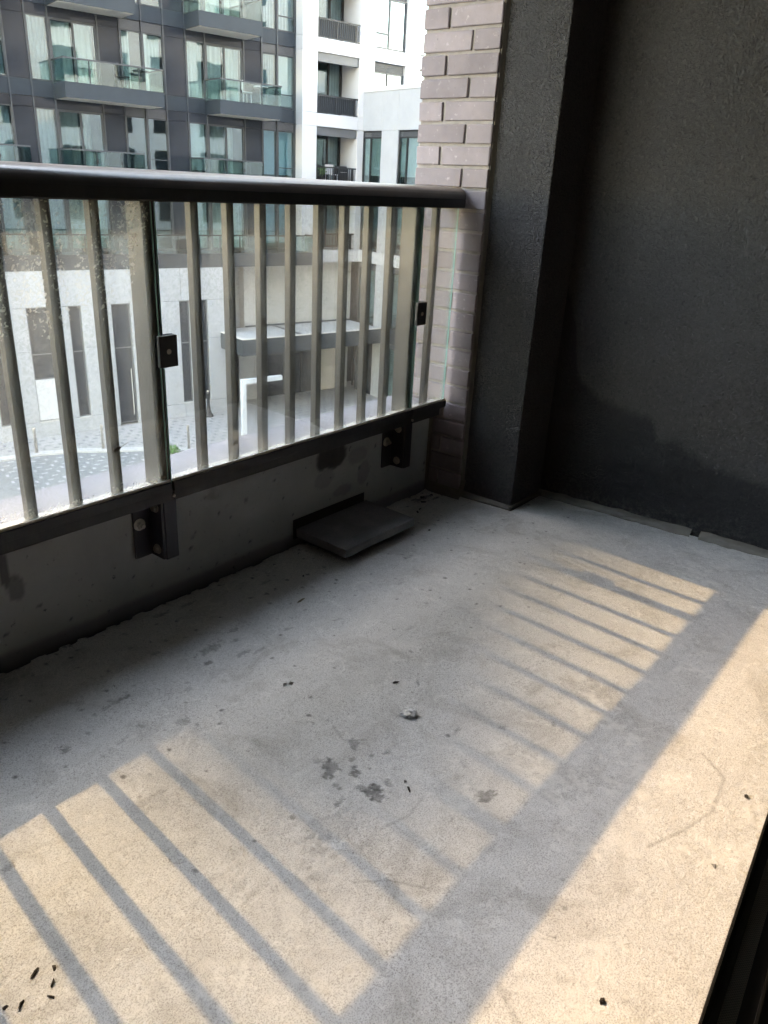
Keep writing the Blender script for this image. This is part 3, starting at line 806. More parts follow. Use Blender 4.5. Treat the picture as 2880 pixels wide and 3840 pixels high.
def window(u0, u1, z0, z1, wz, cur=None, t=0.05, bars_u=(), bars_z=(), fm='mullion', pm='pane', name='window', parent=None, half=None):
    f = frame_mesh(u0, u1, z0, z1, wz - 0.06, wz + 0.03, t, bars_u, bars_z).build(name, M[fm], parent or bld)
    P_('pane', M[pm], [(u0 + t, u1 - t, wz - 0.02, wz - 0.012, z0 + t, z1 - t)], f)
    if cur == 'blind_white': P_('roller_blind', M['curtain_white'], [(u0 + t, u1 - t, wz - 0.16, wz - 0.155, z0 + (z1 - z0) * rs.choice((0.05, 0.12, 0.3)), z1 - t)], f)
    elif cur == 'blind_blue': P_('roller_blind', M['curtain_blue'], [(u0 + t, u1 - t, wz - 0.16, wz - 0.155, z0 + (z1 - z0) * 0.12, z1 - t)], f)
    elif cur: 
        a, b = (u0 + t, u1 - t) if half is None else (u0 + t + half[0] * (u1 - u0 - 2 * t), u0 + t + half[1] * (u1 - u0 - 2 * t))
        curtain(f, a, b, z0 + t, z1 - t, wz - 0.22, M[cur])
    return f

# core mass and unseen shadow-casting roof line
P_('core', M['room_dark'], [(-40.0, 20.73, -16, -0.90, ZG, 27.1), (20.731, 60, -16, -0.95, ZG, 27.1)])
P_('upper_wall', M['panel_dark'], [(-40.0, 20.72, -0.89, 0.0, 12.9, 27.1)])
P_('left_wall', M['panel_dark'], [(-40.0, 0.8, -0.89, 0.0, ZG, 12.89)])
P_('upper_white_wall', M['white'], [(20.73, 60, -0.94, 0.6, 12.9, 27.1)])
m = MB(); prof = [(-3.72, 27.05), (-3.72, 27.80), (-3.66, 28.0), (-3.52, 28.11), (-3.30, 28.09), (-3.1, 27.97), (-2.88, 27.84), (-2.70, 27.70), (-2.52, 27.60), (-2.3, 27.56), (-1.9, 27.58), (8.0, 27.5), (60.0, 27.5), (60.0, 27.05)]
m.prism(prof, -0.02, 0.5, 'y'); m.build('unseen_roof_shade_outline', M['panel_dark'], bld)  # unseen outline, its hump shaped to cast the soft shadow on the floor

MU = [0.8, 1.7, 2.55, 4.3, 5.2, 6.05, 6.95, 7.8, 8.65, 9.43, 10.22, 12.0, 12.85, 13.73, 14.61, 15.53, 16.38, 18.16, 19.03, 19.80, 20.71]
TYPE = ['op', 'teal', 'door', 'op', 'vis', 'vis', 'op', 'teal', 'op', 'teal', 'door', 'op', 'vis', 'visl', 'op', 'visw', 'door', 'op', 'visr', 'visr']
ZS = {k: 4.02 + 2.97 * k for k in range(-2, 4)}
for k in range(-2, 3):
    zs, zn = ZS[k], ZS[k + 1]
    for i in range(len(MU) - 1):
        u0, u1, ty = MU[i], MU[i + 1], TYPE[i]
        zh = zn - 0.90
        # spandrel band at this floor's sill, transom band at its head
        P_('spandrel_panel', M['panel_dark'], [(u0 + 0.012, u1 - 0.012, -0.06, 0.012, zs - 0.54, zs - 0.008)])
        if ty in ('visl', 'visr', 'vis'):
            m = MB(); m.box(*K(u0 + 0.04, u1 - 0.04, -0.06, -0.045, zh + 0.02, zn - 0.56))
            nsl = 7
            for q in range(nsl):
                zz = zh + 0.03 + (0.30) * q / nsl; m.box(*K(u0 + 0.04, u1 - 0.04, -0.044, -0.012, zz + 0.006, zz + 0.026))
            m.build('louver', M['louver'], bld)
        else:
            P_('transom_panel', M['spandrel'], [(u0 + 0.03, u1 - 0.03, -0.06, -0.010, zh + 0.01, zn - 0.552)])
        if ty == 'op':
            P_('opaque_panel', M['spandrel'], [(u0 + 0.03, u1 - 0.03, -0.06, -0.004, zs + 0.01, zh - 0.01)])
        elif ty == 'door':
            mid = (u0 + u1) / 2
            f = window(u0 + 0.03, u1 - 0.03, zs, zh, -0.03, None, 0.07, (mid,), (), name='sliding_door')
            c1 = 'curtain_white' if (k + i) % 3 else 'curtain_beige'; c2 = 'curtain_beige' if (k + i) % 2 else 'curtain_white'
            curtain(f, u0 + 0.08, mid - 0.05, zs + 0.02, zh - 0.06, -0.24, M[c1], 5); curtain(f, mid + 0.06, u1 - 0.12 - 0.35 * ((i + k) % 2), zs + 0.02, zh - 0.06, -0.27, M[c2], 6)
        else:
            cur = {'teal': 'curtain_teal', 'vis': rs.choice(('curtain_white', 'curtain_teal', None)), 'visl': rs.choice(('curtain_white', None)), 'visw': 'blind_white' if k % 2 else 'curtain_white',
                   'visr': 'blind_blue' if k <= -1 else rs.choice(('blind_white', 'curtain_teal'))}[ty]
            bz = ((zs + 0.55, u0 + 0.03, u1 - 0.03),) if (ty == 'visl' and k == -1) or (ty == 'visr' and i == len(MU) - 2) else ()
            window(u0 + 0.03, u1 - 0.03, zs + 0.005, zh, -0.02, cur, 0.035, (), bz, half=(0.0, rs.choice((0.5, 0.75, 1.0))) if ty in ('vis', 'visl') else None)
for u in MU:
    P_('mullion', M['mullion'], [(u - 0.028, u + 0.028, -0.07, 0.045, -2.45, 12.88)])

# projecting balconies
def balcony(u0, u1, zt, left_open=True):
    z0, z1, D = zt - 0.56, zt - 0.05, 1.35
    b = P_('balcony', M['panel_dark'], [(u0, u1, 0.046, D, z0, z1)])
    P_('soffit', M['soffit'], [(u0 + 0.05, u1 - 0.05, 0.05, D - 0.05, z0 - 0.012, z0 - 0.002)], b)
    n = max(3, round((u1 - u0) / 0.95)); st = (u1 - u0) / n
    zg0, zg1 = z1 - 0.16, zt + 0.68
    for q in range(n):
        P_('glass_panel', M['pane_green'], [(u0 + st * q + 0.012, u0 + st * (q + 1) - 0.012, D + 0.004, D + 0.014, z1 + 0.004, zg1)], b)
        if q: P_('clip', M['mullion_black'], [(u0 + st * q - 0.035, u0 + st * q + 0.035, D + 0.015, D + 0.028, zt + 0.28, zt + 0.39)], b)
        if q: P_('post', M['mullion'], [(u0 + st * q - 0.02, u0 + st * q + 0.02, D - 0.05, D - 0.01, z1 + 0.002, zg1)], b)
    for uu in (u0 + 0.004, u1 - 0.014):
        P_('side_glass', M['pane_green'], [(uu, uu + 0.010, 0.06, D - 0.0, z1 + 0.004, zg1)], b)
    P_('top_rail', M['mullion'], [(u0 - 0.01, u1 + 0.01, D - 0.04, D + 0.03, zg1, zg1 + 0.05), (u0 - 0.01, u0 + 0.05, 0.05, D - 0.041, zg1, zg1 + 0.05), (u1 - 0.05, u1 + 0.01, 0.05, D - 0.041, zg1, zg1 + 0.05)], b)
    return b
balcony(10.2, 13.92, ZS[0]); balcony(16.33, 19.2, ZS[0]); balcony(4.3, 7.6, ZS[0])
for k in (-1, 1, 2):
    balcony(10.2, 13.0, ZS[k]); balcony(15.52, 18.3, ZS[k]); balcony(5.6, 8.75, ZS[k])

# continuous terrace over the podium
PW = 1.35
tb = P_('terrace', M['panel_dark'], [(0.8, 20.95, 0.046, PW, -2.54, -1.97)])
n = 21; st = (20.95 - 0.8) / n
for q in range(n):
    P_('glass_panel', M['pane_green'], [(0.8 + st * q + 0.01, 0.8 + st * (q + 1) - 0.01, PW - 0.02, PW - 0.01, -1.966, -1.26)], tb)
    P_('post', M['mullion_black'], [(0.8 + st * (q + 1) - 0.03, 0.8 + st * (q + 1) + 0.01, PW - 0.07, PW - 0.03, -1.966, -1.26)], tb)
P_('side_glass', M['pane_green'], [(20.92, 20.93, 0.62, PW - 0.03, -1.966, -1.26)], tb)
P_('top_rail', M['mullion_black'], [(0.8, 20.97, PW - 0.06, PW + 0.01, -1.259, -1.21), (20.91, 20.97, 0.62, PW - 0.061, -1.259, -1.21)], tb)

# podium: pale stone panels round recessed openings
segs = [(0.8, 3.4), (3.9, 6.45), (6.87, 7.89), (8.87, 9.46), (9.95, 11.16), (11.95, 14.10), (14.57, 15.10), (15.42, 16.5)]
G = 0.006
for a, b in segs:
    for z0, z1 in ((-8.40, -5.56), (-5.56, -3.89)):
        P_('stone_panel', M['stone_pale'], [(a + (G if a > 1 else 0), b - G, 0.9, PW, z0 + G, z1 - G)], bevel=0.004)
heads = [0.8, 3.0, 5.9, 8.78, 12.02, 14.20, 16.5]
for a, b in zip(heads[:-1], heads[1:]):
    P_('stone_panel', M['stone_pale'], [(a + G, b - G, 0.9, PW, -3.89 + G, -2.545)], bevel=0.004)
for a, b in ((0.8, 3.4), (3.4, 6.2), (6.2, 8.74), (8.74, 11.16), (11.95, 14.16), (14.16, 16.5)):
    P_('plinth_panel', M['stone_pale'], [(a + G, b - G, 0.9, PW + 0.004, ZG, -8.40 - G)], bevel=0.004)
P_('joint_backing', M['louver'], [(0.8, 11.16, 0.6, PW - 0.02 - 0.13, ZG, -2.55), (11.95, 16.48, 0.6, PW - 0.15, ZG, -2.55), (11.16, 11.95, 0.6, PW - 0.15, -3.89, -2.55)])
def opening(u0, u1, z0, z1, name='shop_window', sill=True):
    f = frame_mesh(u0 + 0.01, u1 - 0.01, z0, z1 - 0.005, PW - 0.145, PW - 0.10, 0.045, (), ((-5.7, u0 + 0.05, u1 - 0.05),)).build(name, M['louver'], bld)
    P_('pane', M['spandrel'], [(u0 + 0.03, u1 - 0.03, PW - 0.149, PW - 0.125, z0 + 0.03, z1 - 0.03)], f)
    if sill: P_('sill', M['kerb'], [(u0 - 0.02, u1 + 0.02, PW - 0.14, PW + 0.03, z0 - 0.045, z0)], f)
    return f
opening(3.4, 3.9, -8.40, -3.89); opening(6.45, 6.87, -8.40, -3.89)
opening(7.89, 8.87, -6.70, -3.89, sill=False); P_('white_infill_panel', M['white'], [(7.905, 8.855, PW - 0.149, PW - 0.03, -8.34, -6.70)])
P_('sill', M['kerb'], [(7.87, 8.89, PW - 0.14, PW + 0.03, -8.42, -8.375)])
opening(9.46, 9.95, -8.40, -3.89); opening(14.10, 14.57, -8.36, -3.89); opening(15.10, 15.42, -8.36, -3.89)
d = opening(11.16, 11.95, -8.94, -3.89, 'entrance_door', False)
MB().cyl((11.80, -(PW - 0.05), -8.6), (11.80, -(PW - 0.05), -6.6), 0.02, 8).build('door_handle', M['kerb'], d)

# recessed entrance bay with canopy
P_('recess_wall', M['cream'], [(17.94, 24.12, -0.9, 0.02, -5.55, -2.545)])
P_('recess_wall', M['cream'], [(16.5, 17.935, -0.9, -0.45, -5.55, -2.545)])
P_('recess_return', M['cream'], [(16.50, 16.53, -0.44, PW - 0.01, ZG, -2.545)])
cn = P_('canopy', M['panel_dark'], [(16.0, 24.10, 0.03, 3.40, -6.05, -5.50)])
P_('canopy_rim', M['panel_dark'], [(16.0, 24.10, 3.22, 3.40, -5.499, -5.35), (16.0, 16.18, PW + 0.02, 3.219, -5.499, -5.35)], cn)
P_('rim_cap', M['soffit'], [(15.98, 24.10, 3.20, 3.42, -5.349, -5.325), (15.98, 16.20, PW + 0.02, 3.199, -5.349, -5.325)], cn)
P_('roof_membrane', M['kerb'], [(16.19, 24.09, 0.04, 3.21, -5.499, -5.47)], cn)
P_('roof_flashing', M['louver'], [(17.96, 24.09, 0.021, 0.06, -5.469, -5.40), (19.4, 19.5, 0.061, 3.19, -5.469, -5.42)], cn)
P_('entrance_glazing', M['spandrel'], [(16.55, 24.10, -0.5, -0.10, ZG, -6.06)])
for u in (16.9, 19.2, 20.2, 21.2, 22.2, 24.5):
    P_('entrance_mullion', M['mullion_black'], [(u - 0.04, u + 0.04, -0.099, -0.03, ZG, -6.06)])
P_('cream_panel', M['cream'], [(17.60, 18.62, -0.099, 0.02, ZG, -6.75)]); P_('cream_panel', M['soffit'], [(22.36, 23.27, -0.099, 0.02, ZG, -6.9)])
P_('white_post', M['white'], [(23.83, 24.03, -0.099, 0.06, ZG, -6.06)])
P_('transom', M['mullion_black'], [(16.55, 24.10, -0.098, -0.05, -6.95, -6.85)])

# white frame with recessed balconies
def wpanel(u0, u1, z0, z1, w0=-0.94, w1=0.6, name='white_panel', mt='white'): return P_(name, M[mt], [(u0 + 0.004, u1 - 0.004, w0, w1, z0 + 0.004, z1 - 0.004)], bevel=0.006)
lv = [-2.50, -1.93, 0.48, 1.02, 3.43, 3.97, 6.38, 6.93, 9.35, 9.90, 12.3, 12.88]
for a, b in zip(lv[:-1], lv[1:]):
    wpanel(20.735, 21.52, a, b); wpanel(23.82, 24.69, a, b); wpanel(26.54, 27.42, a, b); wpanel(29.2, 30.2, a, b)
for a, b in zip(lv[::2], lv[1::2]):
    wpanel(21.52, 23.82, a, b, name='white_beam'); wpanel(24.69, 26.54, a, b, name='white_beam'); wpanel(27.42, 29.2, a, b, name='white_beam')
pick = MB().box(-0.012, 0.012, -0.012, 0.012, 0.06, 0.70).mesh('picket', M['mullion_black'])
for j in range(5):
    a, b = lv[2 * j + 1], lv[2 * j + 2]          # opening between beams
    P_('bulkhead', M['louver'], [(21.525, 23.815, 0.30, 0.52, b - 0.36, b - 0.002)])
    P_('recess_ceiling', M['cream'], [(21.525, 23.815, -0.93, 0.299, b - 0.06, b - 0.003)])
    f = window(21.53, 23.81, a + 0.01, b - 0.07, -0.80, None, 0.08, (22.3, 23.05), (), 'mullion_black', 'pane', 'recess_door')
    curtain(f, 21.62, 22.28, a + 0.05, b - 0.15, -0.90, M['curtain_white' if j % 2 else 'curtain_beige'], 6, 0.02); curtain(f, 23.1, 23.7, a + 0.05, b - 0.15, -0.90, M['curtain_teal'], 6, 0.02)
    r = P_('recess_railing', M['mullion_black'], [(21.52, 23.82, 0.52, 0.57, a + 0.70, a + 0.76), (21.52, 23.82, 0.53, 0.56, a + 0.03, a + 0.06)] + [(u, u + 0.05, 0.525, 0.565, a + 0.004, a + 0.70) for u in (21.54, 22.55, 23.60)])
    P_('privacy_sheet', M['panel_dark'], [(21.6, 23.58, 0.505, 0.512, a + 0.07, a + 0.69)], r) if j in (2, 3) else None
    for q in range(20):
        link('picket', pick, r, (21.62 + q * 0.108, -0.545, a))
# upper right windows of the white part
for j in range(2, 5):
    a, b = lv[2 * j + 1], lv[2 * j + 2]
    zt = b - 0.38
    f = window(24.70, 26.53, a + 0.01, zt, 0.45, 'blind_white', 0.07, (25.55,), ((a + 0.62, 24.75, 25.53),), 'mullion', 'pane')
    m = MB()
    for q in range(9): m.box(*K(24.72, 26.51, 0.40, 0.46, zt + 0.03 + q * 0.036, zt + 0.05 + q * 0.036))
    m.build('louver', M['louver'], bld)
    f = window(27.43, 29.19, a + 0.01, b - 0.01, 0.45, 'blind_white', 0.07, (28.3,), (), 'mullion', 'pane')
# far return of the block (behind the brick)
P_('far_wall', M['white'], [(30.2, 60, -0.94, 0.6, ZG, 12.88)])

# projecting low wing: its face looks along the street towards the left
UW = 24.12
def wing(name, mat, w0, w1, z0, z1, d=0.5, off=0.0, parent=None, bevel=0.0): return P_(name, M[mat], [(UW - off, UW - off + d, w0, w1, z0, z1)], parent, bevel)
wl = [(0.602, 2.07, False), (2.07, 3.30, True), (3.30, 4.75, False), (4.75, 5.9, True), (5.9, 7.4, False), (7.4, 9.0, True)]
P_('wing_core', M['room_dark'], [(UW + 0.52, 40, 0.62, 9.0, ZG, 4.9)])
P_('wing_roof', M['kerb'], [(UW + 0.01, 40, 0.601, 9.0, 4.901, 4.95)])
for a, b in ((0.601, 2.07), (2.07, 3.24), (3.24, 4.75), (4.75, 5.9), (5.9, 7.4), (7.4, 9.0)): wing('wing_panel', 'stone_pale', a + 0.004, b - 0.004, 3.42, 5.03, 0.3, 0, None, 0.004)
wing('parapet_cap', 'white', 0.601, 9.0, 5.03, 5.20, 0.36, 0.03, None, 0.006)
for z0, z1 in ((-2.48, -1.93), (0.48, 1.02)): wing('wing_band', 'white', 0.601, 9.0, z0, z1, 0.3, 0.004, None, 0.004)
for a, b, solid in wl:
    if solid:
        for z0, z1 in ((ZG, -5.5), (-5.5, -2.48), (-1.93, 0.48), (1.02, 3.42)): wing('wing_pier', 'stone_pale', a + 0.004, b - 0.004, z0 + 0.004, z1 - 0.004, 0.3, 0, None, 0.004)
    else:
        for z0, z1 in ((1.02, 3.42), (-1.93, 0.48), (-5.42, -2.48), (ZG + 0.02, -6.06)):
            if z1 == -6.06 and a < 2: continue
            zt = z1 - 0.32
            m = MB(); t = 0.07
            x0, x1 = UW + 0.05, UW + 0.12
            for (p0, p1, q0, q1) in ((a + .004, b - .004, z0 + .004, z0 + t), (a + .004, b - .004, z1 - t, z1 - .004), (a + .004, a + t, z0 + t, z1 - t), (b - t, b - .004, z0 + t, z1 - t), (a + 0.56, a + 0.62, z0 + t, zt - 0.002), (a + t, b - t, zt, zt + 0.05)):
                m.box(x0, x1, -p1, -p0, q0, q1)
            f = m.build('wing_window', M['mullion_black'], bld)
            P_('pane', M['pane'], [(UW + 0.09, UW + 0.098, a + t, b - t, z0 + t, zt)], f)
            lm = MB()
            for q in range(7): lm.box(UW + 0.06, UW + 0.115, -(b - t), -(a + t), zt + 0.055 + q * 0.028, zt + 0.072 + q * 0.028)
            lm.build('louver', M['louver'], f)
            if z1 == -6.06:
                bm_ = MB()
                for q in range(22): bm_.box(UW + 0.14, UW + 0.17, -(b - t), -(a + t), z0 + 0.2 + q * 0.115, z0 + 0.27 + q * 0.115)
                bm_.build('slat_blind', M['curtain_white'], f)
            else:
                P_('roller_blind', M['curtain_white'] if rs.random() < 0.6 else M['curtain_teal'], [(UW + 0.20, UW + 0.205, a + 0.05, b - 0.05, z0 + (z1 - z0) * 0.2, zt)], f)
wing('wing_band', 'panel_dark', 3.31, 4.74, -6.05, -5.43, 0.3, 0.0); wing('wing_band', 'panel_dark', 5.91, 7.39, -6.05, -5.43, 0.3, 0.0)
wing('entrance_side', 'spandrel', 0.602, 2.06, ZG, -6.06, 0.3, -0.02)

# ------------------------------------------------------------------ things on the small far balconies
def local_thing(name, u, wv, z, label, cat, group=None):
    p = Matrix.Translation(BO) @ Matrix.Rotation(BA, 4, 'Z') @ Vector((u, -wv, z))
    o = empty(name, p, BA); return tag(o, label, cat, group)
def leaves(name, parent, r, n, zc, seed, size=0.07):
    rr = random.Random(seed); m = MB()
    for i in range(n):
        d = Vector((rr.gauss(0, 1), rr.gauss(0, 1), rr.gauss(0, 1) * 0.9)).normalized() * r * rr.uniform(0.3, 1.05); c = Vector((0, 0, zc)) + d
        a = Vector((rr.gauss(0, 1), rr.gauss(0, 1), rr.gauss(0, 1))).normalized(); b = a.orthogonal().normalized(); s = size * rr.uniform(0.6, 1.3)
        m.add([c - a * s, c + b * s * 0.45, c + a * s, c - b * s * 0.45], [(0, 1, 2, 3)])
    return m.build(name, M['leaf'], parent)
t = local_thing('potted_plant', 22.15, 0.15, 1.03, 'leafy green potted plant behind the lowest recessed balcony railing', 'plant')
MB().lathe((0, 0, 0), [(0.11, 0), (0.15, 0.26), (0.16, 0.28), (0.13, 0.28)], 14).build('pot', M['black_plastic'], t)
MB().cyl((0, 0, 0.25), (0.02, 0, 0.5), 0.012, 6).build('stem', M['leaf'], t); leaves('foliage', t, 0.22, 120, 0.55, 3)
t = local_thing('patio_chair', 22.75, 0.05, 1.03, 'white patio chair behind the lowest recessed balcony railing', 'chair')
B('seat', M['white'], t, (-0.24, 0.24, -0.24, 0.22, 0.40, 0.44), bevel=0.01); B('backrest', M['white'], t, (-0.24, 0.24, 0.19, 0.23, 0.442, 0.86), bevel=0.01)
for a in (-0.21, 0.21):
    for b in (-0.21, 0.20): MB().cyl((a, b, 0), (a * 0.95, b * 0.95, 0.40), 0.018, 8).build('leg', M['white'], t)
t = local_thing('covered_grill', 23.3, 0.05, 1.03, 'dark covered grill beside the white patio chair', 'grill')
m = MB(); m.prism([(-0.28, 0.0), (0.28, 0.0), (0.30, 0.6), (0.22, 0.82), (-0.22, 0.82), (-0.30, 0.6)], -0.2, 0.22, 'y'); m.build('cover', M['black_plastic'], t, 0.03)
MB().cyl((-0.18, -0.23, 0.55), (0.18, -0.23, 0.55), 0.014, 8).build('handle', M['steel'], t)

def chair_table(u, wv, z, lab_t, lab_c, dark):
    mt = M['mullion_black'] if dark else M['white']
    t = local_thing('patio_table', u, wv, z, lab_t, 'table')
    MB().lathe((0, 0, 0), [(0.30, 0.68), (0.32, 0.69), (0.32, 0.71), (0.30, 0.72)], 18).build('table_top', mt, t); MB().cyl((0, 0, 0.02), (0, 0, 0.68), 0.025, 8).build('stem', mt, t); MB().lathe((0, 0, 0), [(0.2, 0.0), (0.2, 0.012), (0.03, 0.03)], 14).build('foot', mt, t)
    t = local_thing('patio_chair', u - 0.75, wv, z, lab_c, 'chair')
    B('seat', mt, t, (-0.22, 0.22, -0.22, 0.22, 0.41, 0.44), bevel=0.008); B('backrest', mt, t, (-0.22, -0.19, -0.21, 0.21, 0.441, 0.86), bevel=0.008)
    for a in (-0.19, 0.19):
        for b in (-0.19, 0.19): MB().cyl((a, b, 0), (a * 0.95, b * 0.95, 0.41), 0.014, 6).build('leg', mt, t)
chair_table(13.35, 0.65, 3.975, 'dark round table on the right end of the longest green glass balcony', 'dark chair beside the round table on the longest green glass balcony', True)
chair_table(18.6, 0.65, 3.975, 'white round table on the green glass balcony next to the white frame', 'white chair on the green glass balcony next to the white frame', False)

# ------------------------------------------------------------------ street
g = MB().box(-400, 400, -300, 500, ZG - 0.6, ZG - 0.30).build('ground', M['ground']); tag(g, kind='structure')
kerb_front = [(-60, 3.35), (-20, 3.35), (0, 3.35), (5.8, 3.39), (7.3, 3.44), (8.6, 3.79), (9.8, 4.39), (11.0, 4.9), (11.8, 5.5), (12.5, 5.95), (13.6, 6.9), (14.6, 8.2), (15.4, 9.8), (16.0, 12), (16.3, 16), (16.4, 28.5)]
def offset(pts, d):
    out = []
    for i, p in enumerate(pts):
        a = Vector(pts[max(0, i - 1)]); b = Vector(pts[min(len(pts) - 1, i + 1)]); t_ = (b - a).normalized(); nrm = Vector((t_.y, -t_.x)); out.append(tuple(Vector(p) + nrm * d))
    return out
kerb_back = offset(kerb_front, 0.38)
def strip(name, A, Bk, z0, z1, mat):
    m = MB(); n = len(A)
    vs = [(u, -w_, z1) for u, w_ in A] + [(u, -w_, z1) for u, w_ in Bk] + [(u, -w_, z0) for u, w_ in A] + [(u, -w_, z0) for u, w_ in Bk]
    fs = []
    for i in range(n - 1):
        fs += [(i, i + 1, n + i + 1, n + i), (2 * n + i, 2 * n + i + 1, i + 1, i), (n + i, n + i + 1, 3 * n + i + 1, 3 * n + i)]
    m.add(vs, fs); o = m.build(name, mat); o.location = BO; o.rotation_euler = (0, 0, BA); tag(o, kind='structure'); return o
kerb = strip('kerb', kerb_front, kerb_back, ZG - 0.25, ZG + 0.006, M['kerb'])
plaza = strip('pavement', offset(kerb_front, 0.38), [(max(-60, min(60, u)), -2.0) if i < 6 else (60, -2 + (i - 6) * 3.4) for i, (u, w_) in enumerate(kerb_front)], ZG - 0.25, ZG, M['plaza'])
road = strip('road', kerb_front, [(u - 0.01, 28.6) if u < 16 else (u + 0.0, w_ + 0.0) for u, w_ in kerb_front], ZG - 0.30, ZG - 0.06, M['road'])

def kerb_w(u):
    for (a, b) in zip(kerb_front[:-1], kerb_front[1:]):
        if a[0] <= u <= b[0]: return a[1] + (b[1] - a[1]) * (u - a[0]) / (b[0] - a[0])
    return 40
def pavers(parent, mat, z, region, keep, seed):
    rr = random.Random(seed); spots = []
    pu, pw = 0.47, 0.36
    for i in range(int(6 / pu), int(26 / pu)):
        for j in range(0, int(14 / pw)):
            u = i * pu + (0.23 if j % 2 else 0); wv = j * pw
            if not region(u, wv): continue
            spots.append((u, wv, 0 if (i + j) % 2 else math.pi / 2))
    spots.sort(key=lambda s_: -s_[1])
    me = MB().box(-0.105, 0.105, -0.052, 0.052, -0.02, 0.004).mesh('paver', mat)
    rest = MB()
    for q, (u, wv, a) in enumerate(spots):
        if q < keep: link('paver', me, parent, (u, -wv, z), (0, 0, a + rr.uniform(-.03, .03)))
        else:
            hx, hy = (0.105, 0.052) if a == 0 else (0.052, 0.105)
            rest.box(u - hx, u + hx, -wv - hy, -wv + hy, z - 0.02, z + 0.004)
    if rest.v: tag(rest.build('far_pavers', mat, parent), kind='stuff')
pavers(road, M['paver_white'], ZG - 0.06, lambda u, wv: 4 < u < 15.5 and kerb_w(u) + 0.15 < wv < 13, 300, 1)
pavers(plaza, M['paver_grey'], ZG, lambda u, wv: 5 < u < 26 and (wv > 1.5 if u < 16.6 else wv > 0.1) and wv < min(kerb_w(u) - 0.6, 10) and not (u > 24 and wv > 0.5), 300, 2)

def bollard(u, wv, label):
    t = local_thing('bollard', u, wv, ZG, label, 'bollard', 'steel bollards along the kerb')
    MB().lathe((0, 0, 0), [(0.055, 0), (0.055, 0.95), (0.050, 0.985), (0.03, 1.0)], 16).build('shaft', M['steel'], t, 0, True)
    MB().lathe((0, 0, 0), [(0.095, 0.0), (0.095, 0.012), (0.056, 0.02)], 16).build('base_plate', M['steel'], t)
bollard(7.17, 3.15, 'leftmost slim steel bollard on the white kerb'); bollard(9.48, 3.88, 'middle slim steel bollard on the white kerb'); bollard(12.35, 5.5, 'rightmost slim steel bollard on the kerb near the white post')
t = local_thing('lamp_post', 14.1, 6.9, ZG, 'pale grey square post bent into an upside down L beside the road', 'lamp post')
B('upright', M['lamp_white'], t, (-0.09, 0.09, -0.09, 0.09, 0, 2.93), bevel=0.008); B('arm', M['lamp_white'], t, (0.0905, 1.72, -0.09, 0.09, 2.75, 2.929), bevel=0.008)
B('base_plate', M['lamp_white'], t, (-0.16, 0.16, -0.16, 0.16, 0.001, 0.02))
t = local_thing('ash_receptacle', 15.08, 1.75, ZG, 'dark flared smokers bin standing by the stone plinth', 'ash bin')
MB().lathe((0, 0, 0), [(0.20, 0), (0.20, 0.04), (0.15, 0.12), (0.09, 0.32), (0.065, 0.55), (0.065, 0.95), (0.08, 0.96), (0.08, 1.12), (0.05, 1.16)], 18).build('body', M['black_plastic'], t, 0, True)
MB().lathe((0, 0, 0), [(0.055, 1.161), (0.05, 1.20), (0.02, 1.215)], 14).build('lid', M['steel'], t)
t = local_thing('kerb_plant', 11.6, 5.75, ZG - 0.06, 'small green weed growing at the kerb behind the railing post', 'plant')
leaves('foliage', t, 0.22, 130, 0.18, 9, 0.08); MB().cyl((0, 0, 0), (0.02, 0, 0.25), 0.012, 6).build('stem', M['leaf'], t)

# ------------------------------------------------------------------ small litter on the balcony floor
def chip(name, x, y, sx_, sy_, sz_, mat, label, cat, seed, group=None, rz=0.0, sub=1, jag=0.6):
    rr = random.Random(seed); bm = bmesh.new(); bmesh.ops.create_icosphere(bm, subdivisions=sub, radius=1.0)
    for v in bm.verts: v.co *= 1 + rr.uniform(-jag, jag)
    bmesh.ops.scale(bm, vec=(sx_ / 2.2, sy_ / 2.2, sz_ / 2.2), verts=bm.verts)
    me = bpy.data.meshes.new(name); bm.to_mesh(me); bm.free(); me.materials.append(mat)
    o = link(name, me, None, (x, y, fz(x, y) + sz_ * 0.36), (rr.uniform(-.1, .1), rr.uniform(-.1, .1), rz)); return tag(o, label, cat, group)
chip('foil_scrap', -1.204, -0.819, 0.030, 0.040, 0.013, M['foil'], 'crumpled silver scrap lying in the middle of the floor', 'foil scrap', 1, None, 0.4, 3, 0.28)
for i, (x, y, a, b, r_, l_) in enumerate(((-2.039, -0.773, .020, .006, .5, 'long dark crumb with a tail, at the upper left of the lower left corner litter'), (-2.018, -0.788, .014, .006, 1.2, 'topmost right dark crumb of the lower left corner litter'),
        (-2.031, -0.808, .012, .006, .9, 'dark crumb at right, second from top in the lower left corner litter'), (-2.044, -0.824, .006, .013, .4, 'lowest upright dark crumb at the right of the lower left corner litter'),
        (-2.076, -0.804, .014, .006, .5, 'dark crumb just above the bottom edge in the lower left corner litter'), (-2.092, -0.791, .010, .007, .2, 'leftmost dark crumb touching the lower left picture corner'))):
    chip('crumb', x, y, a, b, 0.005, M['debris_dark'], l_, 'debris', 20 + i, None, r_)
chip('pebble', -1.547, -1.426, 0.010, 0.009, 0.007, M['debris_dark'], 'black pebble on sunlit concrete near the bottom edge', 'pebble', 41)
chip('mortar_chip', -1.192, -1.474, 0.017, 0.008, 0.005, M['debris_grey'], 'grey flat chip on sunlit concrete close to the door sill', 'chip', 42, None, 0.8)
chip('pebble', -0.976, -1.469, 0.015, 0.009, 0.007, M['debris_dark'], 'dark pebble on sunlit concrete farthest up the door sill', 'pebble', 43, None, 0.4)
chip('bark_scrap', -1.128, -0.721, 0.020, 0.007, 0.005, M['debris_dark'], 'dark bark sliver on shaded concrete above the silver scrap', 'bark scrap', 44, None, -0.7)
